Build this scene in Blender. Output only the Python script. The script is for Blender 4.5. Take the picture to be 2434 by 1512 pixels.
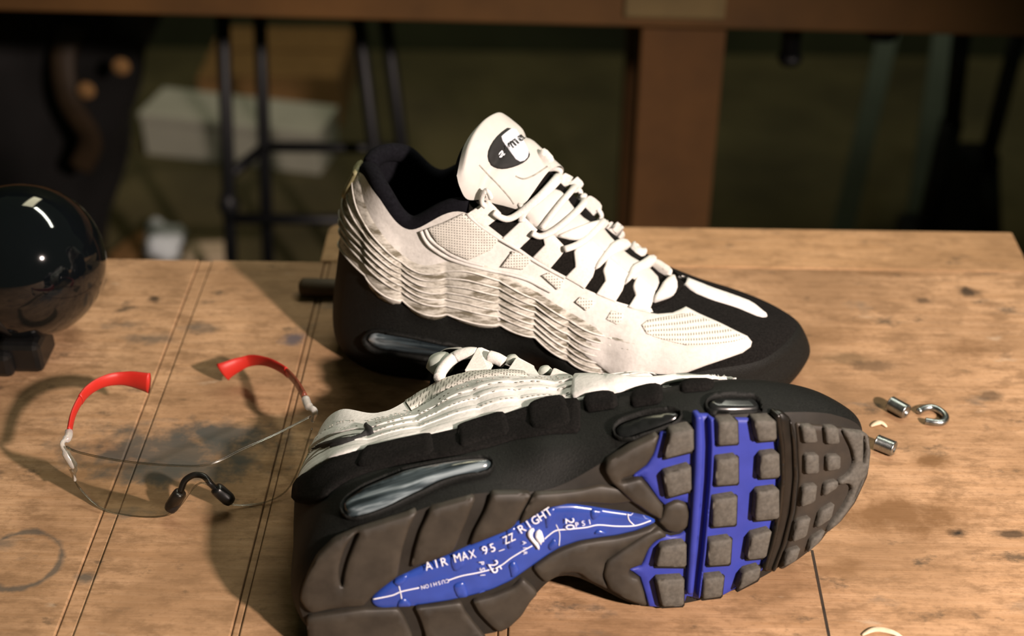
import bpy, bmesh, math, random
import numpy as np
from mathutils import Vector, Matrix
from mathutils.bvhtree import BVHTree
from mathutils.geometry import delaunay_2d_cdt

for o in list(bpy.data.objects): bpy.data.objects.remove(o)
sc = bpy.context.scene
col = sc.collection
rnd = random.Random(7)

# ------------------------------------------------------------ camera, light, exposure
W, HI = 2434.0, 1512.0
FPX = 50.0/36.0*W
CAMH, PITCH, YAW = 0.53, math.radians(35), math.radians(1.6)   # bench top is z = 0, floor is z = -0.9
FLOOR = -0.90
cam = bpy.data.cameras.new('camera'); cam.lens = 50; cam.sensor_width = 36
cam.clip_start = 0.02; cam.clip_end = 50
cam.dof.use_dof = True; cam.dof.focus_distance = 0.755; cam.dof.aperture_fstop = 5.2
camo = bpy.data.objects.new('camera', cam); col.objects.link(camo)
camo.location = (0, 0, CAMH); camo.rotation_euler = (math.pi/2-PITCH, 0, YAW)
sc.camera = camo
sc.view_settings.view_transform = 'Standard'; sc.view_settings.look = 'None'
sc.view_settings.exposure = 0.0; sc.view_settings.gamma = 1.0
sc.view_settings.use_curve_mapping = False

wd = bpy.data.worlds.new('world'); sc.world = wd; wd.use_nodes = True
bg = wd.node_tree.nodes['Background']
bg.inputs[0].default_value = (0.62, 0.80, 0.48, 1); bg.inputs[1].default_value = 0.040

def lamp(name, kind, loc, target, power, color, **kw):
    l = bpy.data.lights.new(name, kind); l.energy = power; l.color = color
    for k, v in kw.items(): setattr(l, k, v)
    o = bpy.data.objects.new(name, l); col.objects.link(o); o.location = loc
    d = Vector(target)-Vector(loc); o.rotation_euler = d.to_track_quat('-Z', 'Y').to_euler()
    return o
# warm work lamp held over the bench to the right of the camera
lamp('work_lamp', 'SPOT', (0.84, -0.30, 0.82), (0.13, 0.54, 0.02), 195, (1.0, 0.82, 0.725),
     spot_size=math.radians(52), spot_blend=1.0, shadow_soft_size=0.035)
# cool ceiling tubes behind the bench
lamp('ceiling_tube_light', 'AREA', (0.45, 1.45, 1.55), (0.0, 0.7, 0.0), 14, (1.0, 1.0, 0.84), shape='RECTANGLE', size=1.2, size_y=0.10)
lamp('ceiling_lamp_light', 'AREA', (-0.3, 2.3, 1.5), (-0.2, 2.3, -0.9), 6.0, (1.0, 0.92, 0.62), shape='RECTANGLE', size=1.2, size_y=0.3)

# ------------------------------------------------------------ helpers
A_ = np.array
def rotz(a):
    c, s = math.cos(a), math.sin(a); return A_([[c, -s, 0], [s, c, 0], [0, 0, 1.]])
FW = rotz(YAW) @ A_([0, math.cos(PITCH), -math.sin(PITCH)])
UP = rotz(YAW) @ A_([0, math.sin(PITCH), math.cos(PITCH)])
RT = rotz(YAW) @ A_([1., 0, 0])
CAM = A_([0, 0, CAMH])
def ray(x, y): return RT*((x-W/2)/FPX) - UP*((y-HI/2)/FPX) + FW
def on(x, y, z=0.0):
    d = ray(x, y); return CAM + d*((z-CAMH)/d[2])
def onY(x, y, Y):
    d = ray(x, y); return CAM + d*(Y/d[1])
# magnified views of the photograph, turned back into full-frame pixels
def view(x0, y0, k): return lambda pts: [(x0+X/k, y0+Y/k) for X, Y in pts]
c1, c2 = view(780, 260, 3.0233), view(1040, 260, 3.0233)
c3, c4 = view(1400, 520, 3.4367), view(780, 600, 3.477)
c5, c6 = view(680, 800, 3.0243), view(680, 1150, 3.477)
c7, c8 = view(1380, 860, 2.5197), view(860, 1170, 3.3806)
c9, c10 = view(1000, 800, 4.868), view(1820, 960, 3.436)
c12, c13, c14 = view(1220, 540, 5.795), view(100, 830, 3.5167), view(380, 820, 3.4375)

OFF = {}; CLAMP = []
def root(name, loc, label, cat, group=None):
    o = bpy.data.objects.new(name, None); col.objects.link(o); o.location = loc
    o.empty_display_size = 0.02
    o['label'] = label; o['category'] = cat
    if group: o['group'] = group
    OFF[o.name] = A_(loc, dtype=float)
    return o
def tag(o, label, cat, group=None):
    o['label'] = label; o['category'] = cat
    if group: o['group'] = group
    return o
def mk(name, verts, faces, mat, parent=None, smooth=True, loc=None, label=None):
    verts = np.asarray(verts, dtype=float)
    if parent is not None: off = OFF[parent.name]
    if parent is not None and off[2] >= 0.0 and CLAMP and tuple(off) == CLAMP[0]: verts[:, 2] = np.maximum(verts[:, 2], 0.0003)
    if parent is not None: pass
    elif loc is not None: off = A_(loc, dtype=float)
    else:
        off = A_([(verts[:, 0].min()+verts[:, 0].max())/2, (verts[:, 1].min()+verts[:, 1].max())/2, verts[:, 2].min()])
    me = bpy.data.meshes.new(name)
    me.from_pydata([tuple(v) for v in verts-off], [], [tuple(int(i) for i in f) for f in faces])
    bm = bmesh.new(); bm.from_mesh(me); bmesh.ops.recalc_face_normals(bm, faces=bm.faces); bm.to_mesh(me); bm.free()
    if smooth: me.polygons.foreach_set('use_smooth', [True]*len(me.polygons))
    me.materials.append(mat)
    o = bpy.data.objects.new(name, me); col.objects.link(o)
    if parent is not None: o.parent = parent
    else: o.location = off
    OFF[o.name] = off
    if label: o['label'] = label
    return o
def bevel(o, w, seg=2, ang=35):
    m = o.modifiers.new('bevel', 'BEVEL'); m.width = w; m.segments = seg; m.limit_method = 'ANGLE'; m.angle_limit = math.radians(ang)
    return o
def boxmesh(c, size, rot=None):
    sx, sy, sz = [s/2 for s in size]
    v = A_([(x*sx, y*sy, z*sz) for x in (-1, 1) for y in (-1, 1) for z in (-1, 1)])
    if rot is not None: v = v @ np.asarray(rot).T
    return v + A_(c), [(0, 1, 3, 2), (4, 6, 7, 5), (0, 4, 5, 1), (2, 3, 7, 6), (0, 2, 6, 4), (1, 5, 7, 3)]
def box(name, c, size, mat, parent=None, rot=None, bev=0.002, **kw):
    v, f = boxmesh(c, size, rot); o = mk(name, v, f, mat, parent, smooth=False, **kw)
    if bev: bevel(o, bev)
    return o
def cr(P, n, closed=False):
    """Catmull-Rom through P, n samples per span."""
    P = A_(P, dtype=float); N = len(P); out = []
    for i in range(N if closed else N-1):
        p0 = P[(i-1) % N] if closed else P[max(i-1, 0)]
        p1 = P[i]; p2 = P[(i+1) % N]; p3 = P[(i+2) % N] if closed else P[min(i+2, N-1)]
        for k in range(n):
            t = k/n
            out.append(0.5*((2*p1)+(-p0+p2)*t+(2*p0-5*p1+4*p2-p3)*t*t+(-p0+3*p1-3*p2+p3)*t**3))
    if not closed: out.append(P[-1])
    return A_(out)
def tubemesh(P, r, n=10, flat=1.0, up=None, caps=True):
    P = A_(P, dtype=float); N = len(P); V = []; F = []
    rr = np.full(N, r) if np.isscalar(r) else np.asarray(r, dtype=float)
    T = np.gradient(P, axis=0); T /= (np.linalg.norm(T, axis=1)[:, None]+1e-12)
    u = A_(up if up is not None else (0, 0, 1.), dtype=float)
    if abs(T[0] @ u) > .95: u = A_([1., 0.1, 0])
    for i in range(N):
        a = np.cross(u, T[i]); a /= (np.linalg.norm(a)+1e-12); b = np.cross(T[i], a)
        if up is None: u = b
        for k in range(n):
            t = 2*math.pi*k/n
            V.append(P[i]+a*math.cos(t)*rr[i]+b*math.sin(t)*rr[i]*flat)
    for i in range(N-1):
        for k in range(n):
            F.append((i*n+k, i*n+(k+1) % n, (i+1)*n+(k+1) % n, (i+1)*n+k))
    if caps:
        F.append(tuple(range(n))); F.append(tuple((N-1)*n+k for k in range(n)))
    return A_(V), F
def tube(name, P, r, mat, parent=None, n=10, flat=1.0, up=None, **kw):
    v, f = tubemesh(P, r, n, flat, up); return mk(name, v, f, mat, parent, **kw)
def lathe(prof, n=32, axis='z'):
    """prof: list of (radius, height); closed ends where radius is 0."""
    V = []; F = []
    for r, h in prof:
        for k in range(n):
            t = 2*math.pi*k/n; V.append((r*math.cos(t), r*math.sin(t), h))
    for i in range(len(prof)-1):
        for k in range(n):
            F.append((i*n+k, i*n+(k+1) % n, (i+1)*n+(k+1) % n, (i+1)*n+k))
    F.append(tuple(range(n))); F.append(tuple((len(prof)-1)*n+k for k in range(n)))
    return A_(V), F
def gridfaces(nr, nc, wrap=False):
    F = []
    for i in range(nr-1):
        for j in range(nc if wrap else nc-1):
            F.append((i*nc+j, i*nc+(j+1) % nc, (i+1)*nc+(j+1) % nc, (i+1)*nc+j))
    return F

# ------------------------------------------------------------ materials
def nt(name):
    m = bpy.data.materials.new(name); m.use_nodes = True
    t = m.node_tree; return m, t, t.nodes['Principled BSDF']
def N(t, kind, **kw):
    n = t.nodes.new(kind)
    for k, v in kw.items():
        if isinstance(v, tuple) and k.startswith('in_'): n.inputs[k[3:]].default_value = v
        elif k.startswith('in_'): n.inputs[k[3:]].default_value = v
        else: setattr(n, k, v)
    return n
def ramp(t, fac, stops):
    r = t.nodes.new('ShaderNodeValToRGB'); e = r.color_ramp.elements
    while len(e) < len(stops): e.new(0.5)
    for el, (p, c) in zip(e, stops):
        el.position = p; el.color = c if len(c) == 4 else (*c, 1)
    t.links.new(fac, r.inputs[0]); return r.outputs[0]
def mixc(t, fac, a, b, mode='MIX'):
    m = t.nodes.new('ShaderNodeMix'); m.data_type = 'RGBA'; m.blend_type = mode
    for sock, v in ((m.inputs[0], fac), (m.inputs[6], a), (m.inputs[7], b)):
        if hasattr(v, 'links') or isinstance(v, bpy.types.NodeSocket): t.links.new(v, sock)
        elif isinstance(v, (int, float)): sock.default_value = v
        else: sock.default_value = (*v, 1) if len(v) == 3 else v
    return m.outputs[2]
def coords(t, scale=(1, 1, 1), loc=(0, 0, 0), kind='Object'):
    tc = t.nodes.new('ShaderNodeTexCoord'); mp = t.nodes.new('ShaderNodeMapping')
    mp.inputs['Scale'].default_value = scale; mp.inputs['Location'].default_value = loc
    if kind == 'World':
        tc = t.nodes.new('ShaderNodeNewGeometry'); t.links.new(tc.outputs['Position'], mp.inputs[0])
    else: t.links.new(tc.outputs[kind], mp.inputs[0])
    return mp.outputs[0]
coords_ = coords
def noise(t, vec, scale, detail=4, rough=0.55):
    n = t.nodes.new('ShaderNodeTexNoise'); n.inputs['Scale'].default_value = scale
    n.inputs['Detail'].default_value = detail; n.inputs['Roughness'].default_value = rough
    t.links.new(vec, n.inputs['Vector']); return n.outputs[0]
def bump(t, b, h, strength, dist):
    n = t.nodes.new('ShaderNodeBump'); n.inputs['Strength'].default_value = strength; n.inputs['Distance'].default_value = dist
    t.links.new(h, n.inputs['Height']); t.links.new(n.outputs[0], b.inputs['Normal'])
def plain(name, c, rough=0.6, var=0.0, nscale=200, bmp=0.0, metal=0.0, spec=0.5, **kw):
    m, t, b = nt(name)
    b.inputs['Roughness'].default_value = rough; b.inputs['Metallic'].default_value = metal
    b.inputs['Specular IOR Level'].default_value = spec
    v = coords(t)
    n = noise(t, v, nscale)
    c2_ = tuple(min(1, x*(1+var)) for x in c); c1_ = tuple(x*(1-var) for x in c)
    t.links.new(ramp(t, n, [(0.3, c1_), (0.7, c2_)]), b.inputs['Base Color'])
    if bmp: bump(t, b, n, 0.5, bmp)
    for k, val in kw.items(): b.inputs[k.replace('_', ' ')].default_value = val
    return m

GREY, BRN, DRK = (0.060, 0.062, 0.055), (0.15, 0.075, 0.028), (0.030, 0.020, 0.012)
STAINS = [  # pixel centre, radii in metres, strength, colour
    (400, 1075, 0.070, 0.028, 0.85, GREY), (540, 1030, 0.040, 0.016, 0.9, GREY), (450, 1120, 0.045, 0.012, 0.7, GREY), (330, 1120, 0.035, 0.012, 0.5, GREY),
    (700, 805, 0.010, 0.008, 0.8, (0.06, 0.06, 0.08)), (2303, 693, 0.009, 0.007, 0.9, DRK), (2278, 1268, 0.007, 0.005, 1.0, DRK),
    (2150, 1225, 0.045, 0.020, 0.8, BRN), (2215, 1095, 0.016, 0.007, 0.8, BRN), (2010, 850, 0.022, 0.009, 0.7, (0.16, 0.10, 0.05)),
    (2190, 715, 0.010, 0.004, 0.7, DRK), (2400, 1270, 0.012, 0.004, 0.8, DRK), (366, 710, 0.006, 0.006, 0.9, DRK),
    (240, 670, 0.006, 0.014, 0.8, DRK), (352, 805, 0.016, 0.008, 0.6, GREY), (480, 780, 0.012, 0.009, 0.5, GREY),
    (1960, 800, 0.030, 0.012, 0.35, BRN), (2080, 870, 0.020, 0.007, 0.5, DRK), (210, 1370, 0.007, 0.005, 0.8, GREY),
    (1985, 1350, 0.018, 0.008, 0.5, BRN), (2290, 830, 0.030, 0.012, 0.4, BRN), (2350, 940, 0.012, 0.007, 0.6, DRK),
    (2130, 650, 0.05, 0.004, 0.5, BRN)]
def scaled(t, v, st):
    mr = t.nodes.new('ShaderNodeMapRange'); mr.inputs['From Min'].default_value = 1.45; mr.inputs['From Max'].default_value = 2.1
    mr.inputs['To Min'].default_value = st; mr.inputs['To Max'].default_value = 0.0
    t.links.new(v, mr.inputs[0]); return mr.outputs[0]
def wood_bench(name, light, dark, stain=1.0, seed=0.0):
    m, t, b = nt(name)
    coords = lambda t, scale=(1, 1, 1), loc=(0, 0, 0): coords_(t, scale, loc, 'World')
    v = coords(t, loc=(seed, seed*2, 0))
    g = noise(t, coords(t, (3.0, 70, 20), (seed, 0, 0)), 4, 6, 0.6)
    g2 = noise(t, coords(t, (10, 330, 40), (seed, 1, 0)), 3, 4, 0.6)
    c = mixc(t, ramp(t, g, [(0.32, (0, 0, 0)), (0.68, (1, 1, 1))]), dark, light)
    c = mixc(t, ramp(t, g2, [(0.35, (0.55,)*3), (0.5, (0,)*3)]), c, tuple(x*0.72 for x in light))
    big = noise(t, v, 9, 5, 0.6)
    c = mixc(t, ramp(t, big, [(0.40, (0.75*stain,)*3), (0.60, (0,)*3)]), c, tuple(x*0.62 for x in dark))
    mid = noise(t, coords(t, (1, 2.2, 1), (2+seed, 5, 0)), 42, 6, 0.7)
    c = mixc(t, ramp(t, mid, [(0.38, (0.75*stain,)*3), (0.53, (0,)*3)]), c, tuple(x*0.55 for x in dark))
    fine = noise(t, coords(t, (1, 1.5, 1), (4+seed, 2, 0)), 260, 4, 0.7)
    c = mixc(t, ramp(t, fine, [(0.33, (0.5*stain,)*3), (0.48, (0,)*3)]), c, tuple(x*0.6 for x in dark))
    sp = noise(t, coords(t, (1, 1.6, 1), (3+seed, 1, 0)), 34, 6, 0.65)
    c = mixc(t, ramp(t, sp, [(0.60, (0,)*3), (0.70, (0.75*stain,)*3)]), c, (0.055, 0.042, 0.028))
    gr = noise(t, coords(t, (1, 1.8, 1), (7+seed, 4, 0)), 17, 5, 0.6)
    c = mixc(t, ramp(t, gr, [(0.62, (0,)*3), (0.72, (0.55*stain,)*3)]), c, (0.085, 0.085, 0.075))
    wh = noise(t, coords(t, (1, 2.5, 1), (1+seed, 9, 0)), 26, 5, 0.6)
    c = mixc(t, ramp(t, wh, [(0.66, (0,)*3), (0.76, (0.45*stain,)*3)]), c, (0.55, 0.46, 0.34))
    wob = noise(t, coords(t), 60, 4, 0.6)
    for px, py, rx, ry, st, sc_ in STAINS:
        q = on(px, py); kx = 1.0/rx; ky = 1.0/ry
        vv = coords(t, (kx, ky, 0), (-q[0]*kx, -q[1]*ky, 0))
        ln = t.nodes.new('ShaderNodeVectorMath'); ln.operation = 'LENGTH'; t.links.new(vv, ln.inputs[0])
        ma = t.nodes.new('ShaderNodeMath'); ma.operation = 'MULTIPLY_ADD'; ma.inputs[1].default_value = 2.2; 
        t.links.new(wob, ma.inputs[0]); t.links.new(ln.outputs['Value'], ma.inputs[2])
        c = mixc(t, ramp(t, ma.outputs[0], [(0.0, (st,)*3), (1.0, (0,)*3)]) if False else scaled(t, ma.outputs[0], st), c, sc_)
    q = on(48, 1332); vv = coords(t, (1/.021, 1/.021, 0), (-q[0]/.021, -q[1]/.021, 0))     # ring left by a cup or tin
    ln = t.nodes.new('ShaderNodeVectorMath'); ln.operation = 'LENGTH'; t.links.new(vv, ln.inputs[0])
    m1 = t.nodes.new('ShaderNodeMath'); m1.operation = 'SUBTRACT'; m1.inputs[1].default_value = 1.0; t.links.new(ln.outputs['Value'], m1.inputs[0])
    m2 = t.nodes.new('ShaderNodeMath'); m2.operation = 'ABSOLUTE'; t.links.new(m1.outputs[0], m2.inputs[0])
    m3 = t.nodes.new('ShaderNodeMath'); m3.operation = 'MULTIPLY_ADD'; m3.inputs[1].default_value = 6.0; t.links.new(m2.outputs[0], m3.inputs[0])
    m4 = t.nodes.new('ShaderNodeMath'); m4.operation = 'MULTIPLY'; m4.inputs[1].default_value = 2.6; t.links.new(wob, m4.inputs[0]); t.links.new(m4.outputs[0], m3.inputs[2])
    c = mixc(t, scaled(t, m3.outputs[0], 0.75), c, GREY)
    t.links.new(c, b.inputs['Base Color']); b.inputs['Roughness'].default_value = 0.75
    b.inputs['Specular IOR Level'].default_value = 0.25
    bump(t, b, g2, 0.5, 0.0004)
    return m
def fabric(name, c, dirt=0.5, weave=True, mesh=False, dirtcol=(0.16, 0.14, 0.09), stretch=2.2, th=(0.53, 0.72)):
    m, t, b = nt(name)
    v = coords(t)
    n = noise(t, coords(t, (1, 1, stretch)), 55, 6, 0.65)
    n2 = noise(t, v, 420, 3, 0.6)
    cc = mixc(t, ramp(t, n2, [(0.35, (0.35,)*3), (0.6, (0,)*3)]), c, tuple(x*0.72 for x in c))
    n5 = noise(t, coords(t, (1, 1, stretch)), 170, 5, 0.65)
    cc = mixc(t, ramp(t, n5, [(th[0]+.04, (0,)*3), (th[1]+.04, (dirt*.45,)*3)]), cc, dirtcol)
    cc = mixc(t, ramp(t, n, [(th[0], (0,)*3), (th[1], (dirt,)*3)]), cc, dirtcol)
    h = n2
    if mesh:
        sx = t.nodes.new('ShaderNodeSeparateXYZ'); t.links.new(v, sx.inputs[0])
        def wav(out, per, other=None, sh=0.0):
            a = t.nodes.new('ShaderNodeMath'); a.operation = 'MULTIPLY_ADD'; a.inputs[1].default_value = 2*math.pi/per; a.inputs[2].default_value = sh
            t.links.new(out, a.inputs[0])
            s = t.nodes.new('ShaderNodeMath'); s.operation = 'SINE'; t.links.new(a.outputs[0], s.inputs[0]); return s.outputs[0]
        ad = t.nodes.new('ShaderNodeMath'); ad.operation = 'ADD'; t.links.new(sx.outputs[0], ad.inputs[0]); t.links.new(sx.outputs[2], ad.inputs[1])
        su = t.nodes.new('ShaderNodeMath'); su.operation = 'SUBTRACT'; t.links.new(sx.outputs[0], su.inputs[0]); t.links.new(sx.outputs[2], su.inputs[1])
        mu = t.nodes.new('ShaderNodeMath'); mu.operation = 'MULTIPLY'
        t.links.new(wav(ad.outputs[0], 0.0031), mu.inputs[0]); t.links.new(wav(su.outputs[0], 0.0031), mu.inputs[1])
        holes = ramp(t, mu.outputs[0], [(0.28, (0,)*3), (0.62, (0.85,)*3)])
        cc = mixc(t, holes, cc, (0.16, 0.155, 0.13))
    t.links.new(cc, b.inputs['Base Color']); b.inputs['Roughness'].default_value = 0.95
    b.inputs['Specular IOR Level'].default_value = 0.15
    bump(t, b, h, 0.35, 0.0005)
    return m
WHITE = (0.66, 0.645, 0.61)
M = dict(
    wood=wood_bench('bench_wood', (0.54, 0.338, 0.192), (0.37, 0.213, 0.105)),
    wood2=wood_bench('bench_wood_back', (0.50, 0.305, 0.16), (0.36, 0.205, 0.095), 0.7, 5.0),
    white=fabric('white_fabric', WHITE, 0.22),
    panel=fabric('distressed_white_fabric', (0.56, 0.54, 0.48), 0.92, dirtcol=(0.115, 0.10, 0.065), stretch=4.5, th=(0.455, 0.59)),
    panel2=fabric('washed_white_fabric', (0.80, 0.79, 0.76), 0.25, dirtcol=(0.30, 0.30, 0.27), stretch=3.0, th=(0.52, 0.72)),
    mesh=fabric('open_mesh_fabric', (0.70, 0.68, 0.62), 0.15, mesh=True),
    lace=plain('white_lace', (0.68, 0.665, 0.63), 0.9, 0.10, 900, 0.0004, spec=0.1),
    leather=plain('white_leather', (0.57, 0.555, 0.52), 0.6, 0.05, 120, 0.0002, spec=0.3),
    strap=plain('white_webbing', (0.66, 0.64, 0.60), 0.9, 0.08, 700, 0.0004, spec=0.1),
    suede=plain('black_suede', (0.0075, 0.007, 0.0065), 1.0, 0.5, 900, 0.0005, spec=0.12),
    lining=plain('black_lining', (0.006, 0.006, 0.008), 1.0, 0.3, 600, 0.0003, spec=0.08),
    bootie=plain('black_knit', (0.009, 0.008, 0.007), 1.0, 0.4, 900, 0.0004, spec=0.08),
    midsole=plain('black_foam', (0.0055, 0.006, 0.0052), 0.62, 0.8, 1400, 0.0006, spec=0.22),
    thread=plain('grey_thread', (0.34, 0.33, 0.29), 0.9, 0.3, 300),
    cord=fabric('pale_cord', (0.70, 0.68, 0.63), 0.55, dirtcol=(0.22, 0.20, 0.15), stretch=1.0, th=(0.52, 0.62)),
    blackgloss=plain('smoked_black', (0.010, 0.011, 0.011), 0.2, 0.3, 200, spec=0.5),
    toeplate=plain('dark_brown_rubber', (0.022, 0.0165, 0.0105), 0.55, 0.3, 90, 0.0002),
    bulge=plain('satin_black_foam', (0.0075, 0.008, 0.0070), 0.38, 0.8, 1400, 0.0006, spec=0.4),
    rubber=plain('dark_rubber', (0.029, 0.0245, 0.018), 0.55, 0.40, 60, 0.0002, spec=0.4),
    rubberdark=plain('deep_rubber', (0.014, 0.012, 0.009), 0.6, 0.3, 80, 0.0002, spec=0.3),
    lug=plain('grey_rubber', (0.076, 0.071, 0.060), 0.7, 0.25, 500, 0.0002, spec=0.3),
    flex=plain('black_rubber', (0.010, 0.0085, 0.0065), 0.32, 0.3, 100, 0.0001),
    blue=plain('blue_rubber', (0.026, 0.038, 0.26), 0.5, 0.10, 80, 0.0001, spec=0.35),
    film=plain('blue_film', (0.018, 0.050, 0.28), 0.32, 0.18, 40, 0.0001, Coat_Weight=0.4, Coat_Roughness=0.12),
    print=plain('white_print', (0.72, 0.74, 0.80), 0.6, 0.05, 300),
    ink=plain('black_print', (0.010, 0.010, 0.010), 0.8, 0.2, 300),
    tab=plain('olive_tab', (0.22, 0.20, 0.10), 0.6, 0.2, 300),
    red=plain('red_plastic', (0.50, 0.020, 0.012), 0.5, 0.05, 60),
    blackplastic=plain('black_plastic', (0.006, 0.006, 0.006), 0.35, 0.2, 100),
    gloss=plain('black_gloss', (0.003, 0.004, 0.005), 0.06, 0.1, 20, Coat_Weight=0.5),
    steel=plain('zinc_steel', (0.36, 0.385, 0.385), 0.30, 0.25, 400, 0.0001, metal=1.0),
    seam=plain('seam_dirt', (0.030, 0.020, 0.012), 0.9, 0.4, 100),
    chip=plain('wood_chip', (0.70, 0.55, 0.38), 0.8, 0.2, 200),
    blackmetal=plain('black_metal', (0.006, 0.0065, 0.008), 0.5, 0.2, 40),
    brownwood=plain('brown_painted_wood', (0.098, 0.042, 0.009), 0.7, 0.18, 14, 0.0003),
    beamwood=plain('brown_bench_edge', (0.105, 0.048, 0.011), 0.7, 0.25, 9, 0.0003),
    floor=plain('concrete', (0.100, 0.082, 0.034), 0.9, 0.45, 3.0, 0.001),
    wall=plain('green_wall', (0.050, 0.054, 0.024), 0.9, 0.4, 2.5, 0.001),
    card=plain('cardboard', (0.30, 0.16, 0.055), 0.9, 0.12, 30),
    box=plain('white_card', (0.45, 0.44, 0.36), 0.8, 0.06, 12),
    rag=plain('pale_rag', (0.78, 0.84, 0.88), 0.9, 0.08, 40, 0.002),
    board=plain('grey_green_board', (0.085, 0.105, 0.075), 0.7, 0.25, 8),
    joint=plain('pale_joint', (0.15, 0.105, 0.042), 0.8, 0.2, 12),
    sheenbrown=plain('brown_reflection', (0.035, 0.020, 0.008), 0.6, 0.3, 20),
    tab2=plain('grey_tongue', (0.42, 0.45, 0.40), 0.8, 0.1, 60),
    bag=plain('dark_canvas', (0.008, 0.007, 0.007), 0.75, 0.6, 6, 0.004),
    bluepl=plain('blue_plastic', (0.004, 0.012, 0.05), 0.5, 0.1, 20),
    dowel=plain('dark_wood', (0.055, 0.034, 0.014), 0.7, 0.3, 60),
)
def lens_mat(name, tint, ior, rough, base):
    m = bpy.data.materials.new(name); m.use_nodes = True; t = m.node_tree; t.nodes.clear()
    out = t.nodes.new('ShaderNodeOutputMaterial'); mx = t.nodes.new('ShaderNodeMixShader')
    tr = t.nodes.new('ShaderNodeBsdfTransparent'); gl = t.nodes.new('ShaderNodeBsdfGlossy')
    lw = t.nodes.new('ShaderNodeFresnel'); lw.inputs[0].default_value = ior
    tr.inputs[0].default_value = (*tint, 1); gl.inputs['Roughness'].default_value = rough; gl.inputs[0].default_value = (*base, 1)
    t.links.new(lw.outputs[0], mx.inputs[0]); t.links.new(tr.outputs[0], mx.inputs[1]); t.links.new(gl.outputs[0], mx.inputs[2])
    t.links.new(mx.outputs[0], out.inputs[0]); return m
M['clear'] = lens_mat('clear_polycarbonate', (0.93, 0.93, 0.90), 1.18, 0.08, (1, 1, 1))
M['rim'] = lens_mat('clear_edge', (0.75, 0.74, 0.70), 1.5, 0.2, (1, 1, 1))
def frosted(name, c):
    m, t, b = nt(name)
    b.inputs['Base Color'].default_value = (*c, 1); b.inputs['Roughness'].default_value = 0.15
    b.inputs['Transmission Weight'].default_value = 0.65; b.inputs['IOR'].default_value = 1.45
    v = coords(t); bump(t, b, noise(t, v, 300), 0.4, 0.001); return m
M['hinge'] = frosted('clear_moulded_plastic', (0.85, 0.84, 0.80))
def air(name, X, Y, Z):
    m, t, b = nt(name)
    g_ = t.nodes.new('ShaderNodeNewGeometry'); cb = t.nodes.new('ShaderNodeCombineXYZ')
    for k, (ax, sc_) in enumerate(((X, 12), (Y, 260), (Z, 260))):
        dp = t.nodes.new('ShaderNodeVectorMath'); dp.operation = 'DOT_PRODUCT'; t.links.new(g_.outputs['Position'], dp.inputs[0])
        dp.inputs[1].default_value = tuple(float(q)*sc_ for q in ax); t.links.new(dp.outputs['Value'], cb.inputs[k])
    n = noise(t, cb.outputs[0], 1.0, 3)
    t.links.new(ramp(t, n, [(0.40, (0.012, 0.017, 0.020)), (0.55, (0.06, 0.08, 0.09)), (0.68, (0.26, 0.31, 0.33))]), b.inputs['Base Color'])  # pale streaks in the colour imitate reflections along the clear tube
    b.inputs['Roughness'].default_value = 0.16; b.inputs['Coat Weight'].default_value = 0.8
    b.inputs['Coat Roughness'].default_value = 0.06; b.inputs['Specular IOR Level'].default_value = 0.8
    return m
M['redclear'] = plain('translucent_red', (0.20, 0.045, 0.026), 0.3, 0.2, 80, Alpha=0.7)

# ------------------------------------------------------------ patches laid on a surface
def inside(poly, x, y):
    c = False; n = len(poly); j = n-1
    for i in range(n):
        xi, yi = poly[i]; xj, yj = poly[j]
        if (yi > y) != (yj > y) and x < (xj-xi)*(y-yi)/(yj-yi+1e-12)+xi: c = not c
        j = i
    return c
def chaikin(P, it=1, k0=0.25, cap=9.0):
    for _ in range(it):
        Q = []
        for i in range(len(P)):
            a, b = P[i], P[(i+1) % len(P)]
            k = min(k0, cap/(math.hypot(b[0]-a[0], b[1]-a[1])+1e-6))
            Q.append((a[0]*(1-k)+b[0]*k, a[1]*(1-k)+b[1]*k)); Q.append((a[0]*k+b[0]*(1-k), a[1]*k+b[1]*(1-k)))
        P = Q
    return P
def dens(P, step):
    out = []
    for i in range(len(P)):
        a, b = P[i], P[(i+1) % len(P)]
        n = max(1, int(math.hypot(b[0]-a[0], b[1]-a[1])/step))
        for k in range(n): out.append((a[0]+(b[0]-a[0])*k/n, a[1]+(b[1]-a[1])*k/n))
    return out
def area2(P): return sum(P[i][0]*P[(i+1) % len(P)][1]-P[(i+1) % len(P)][0]*P[i][1] for i in range(len(P)))
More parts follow.
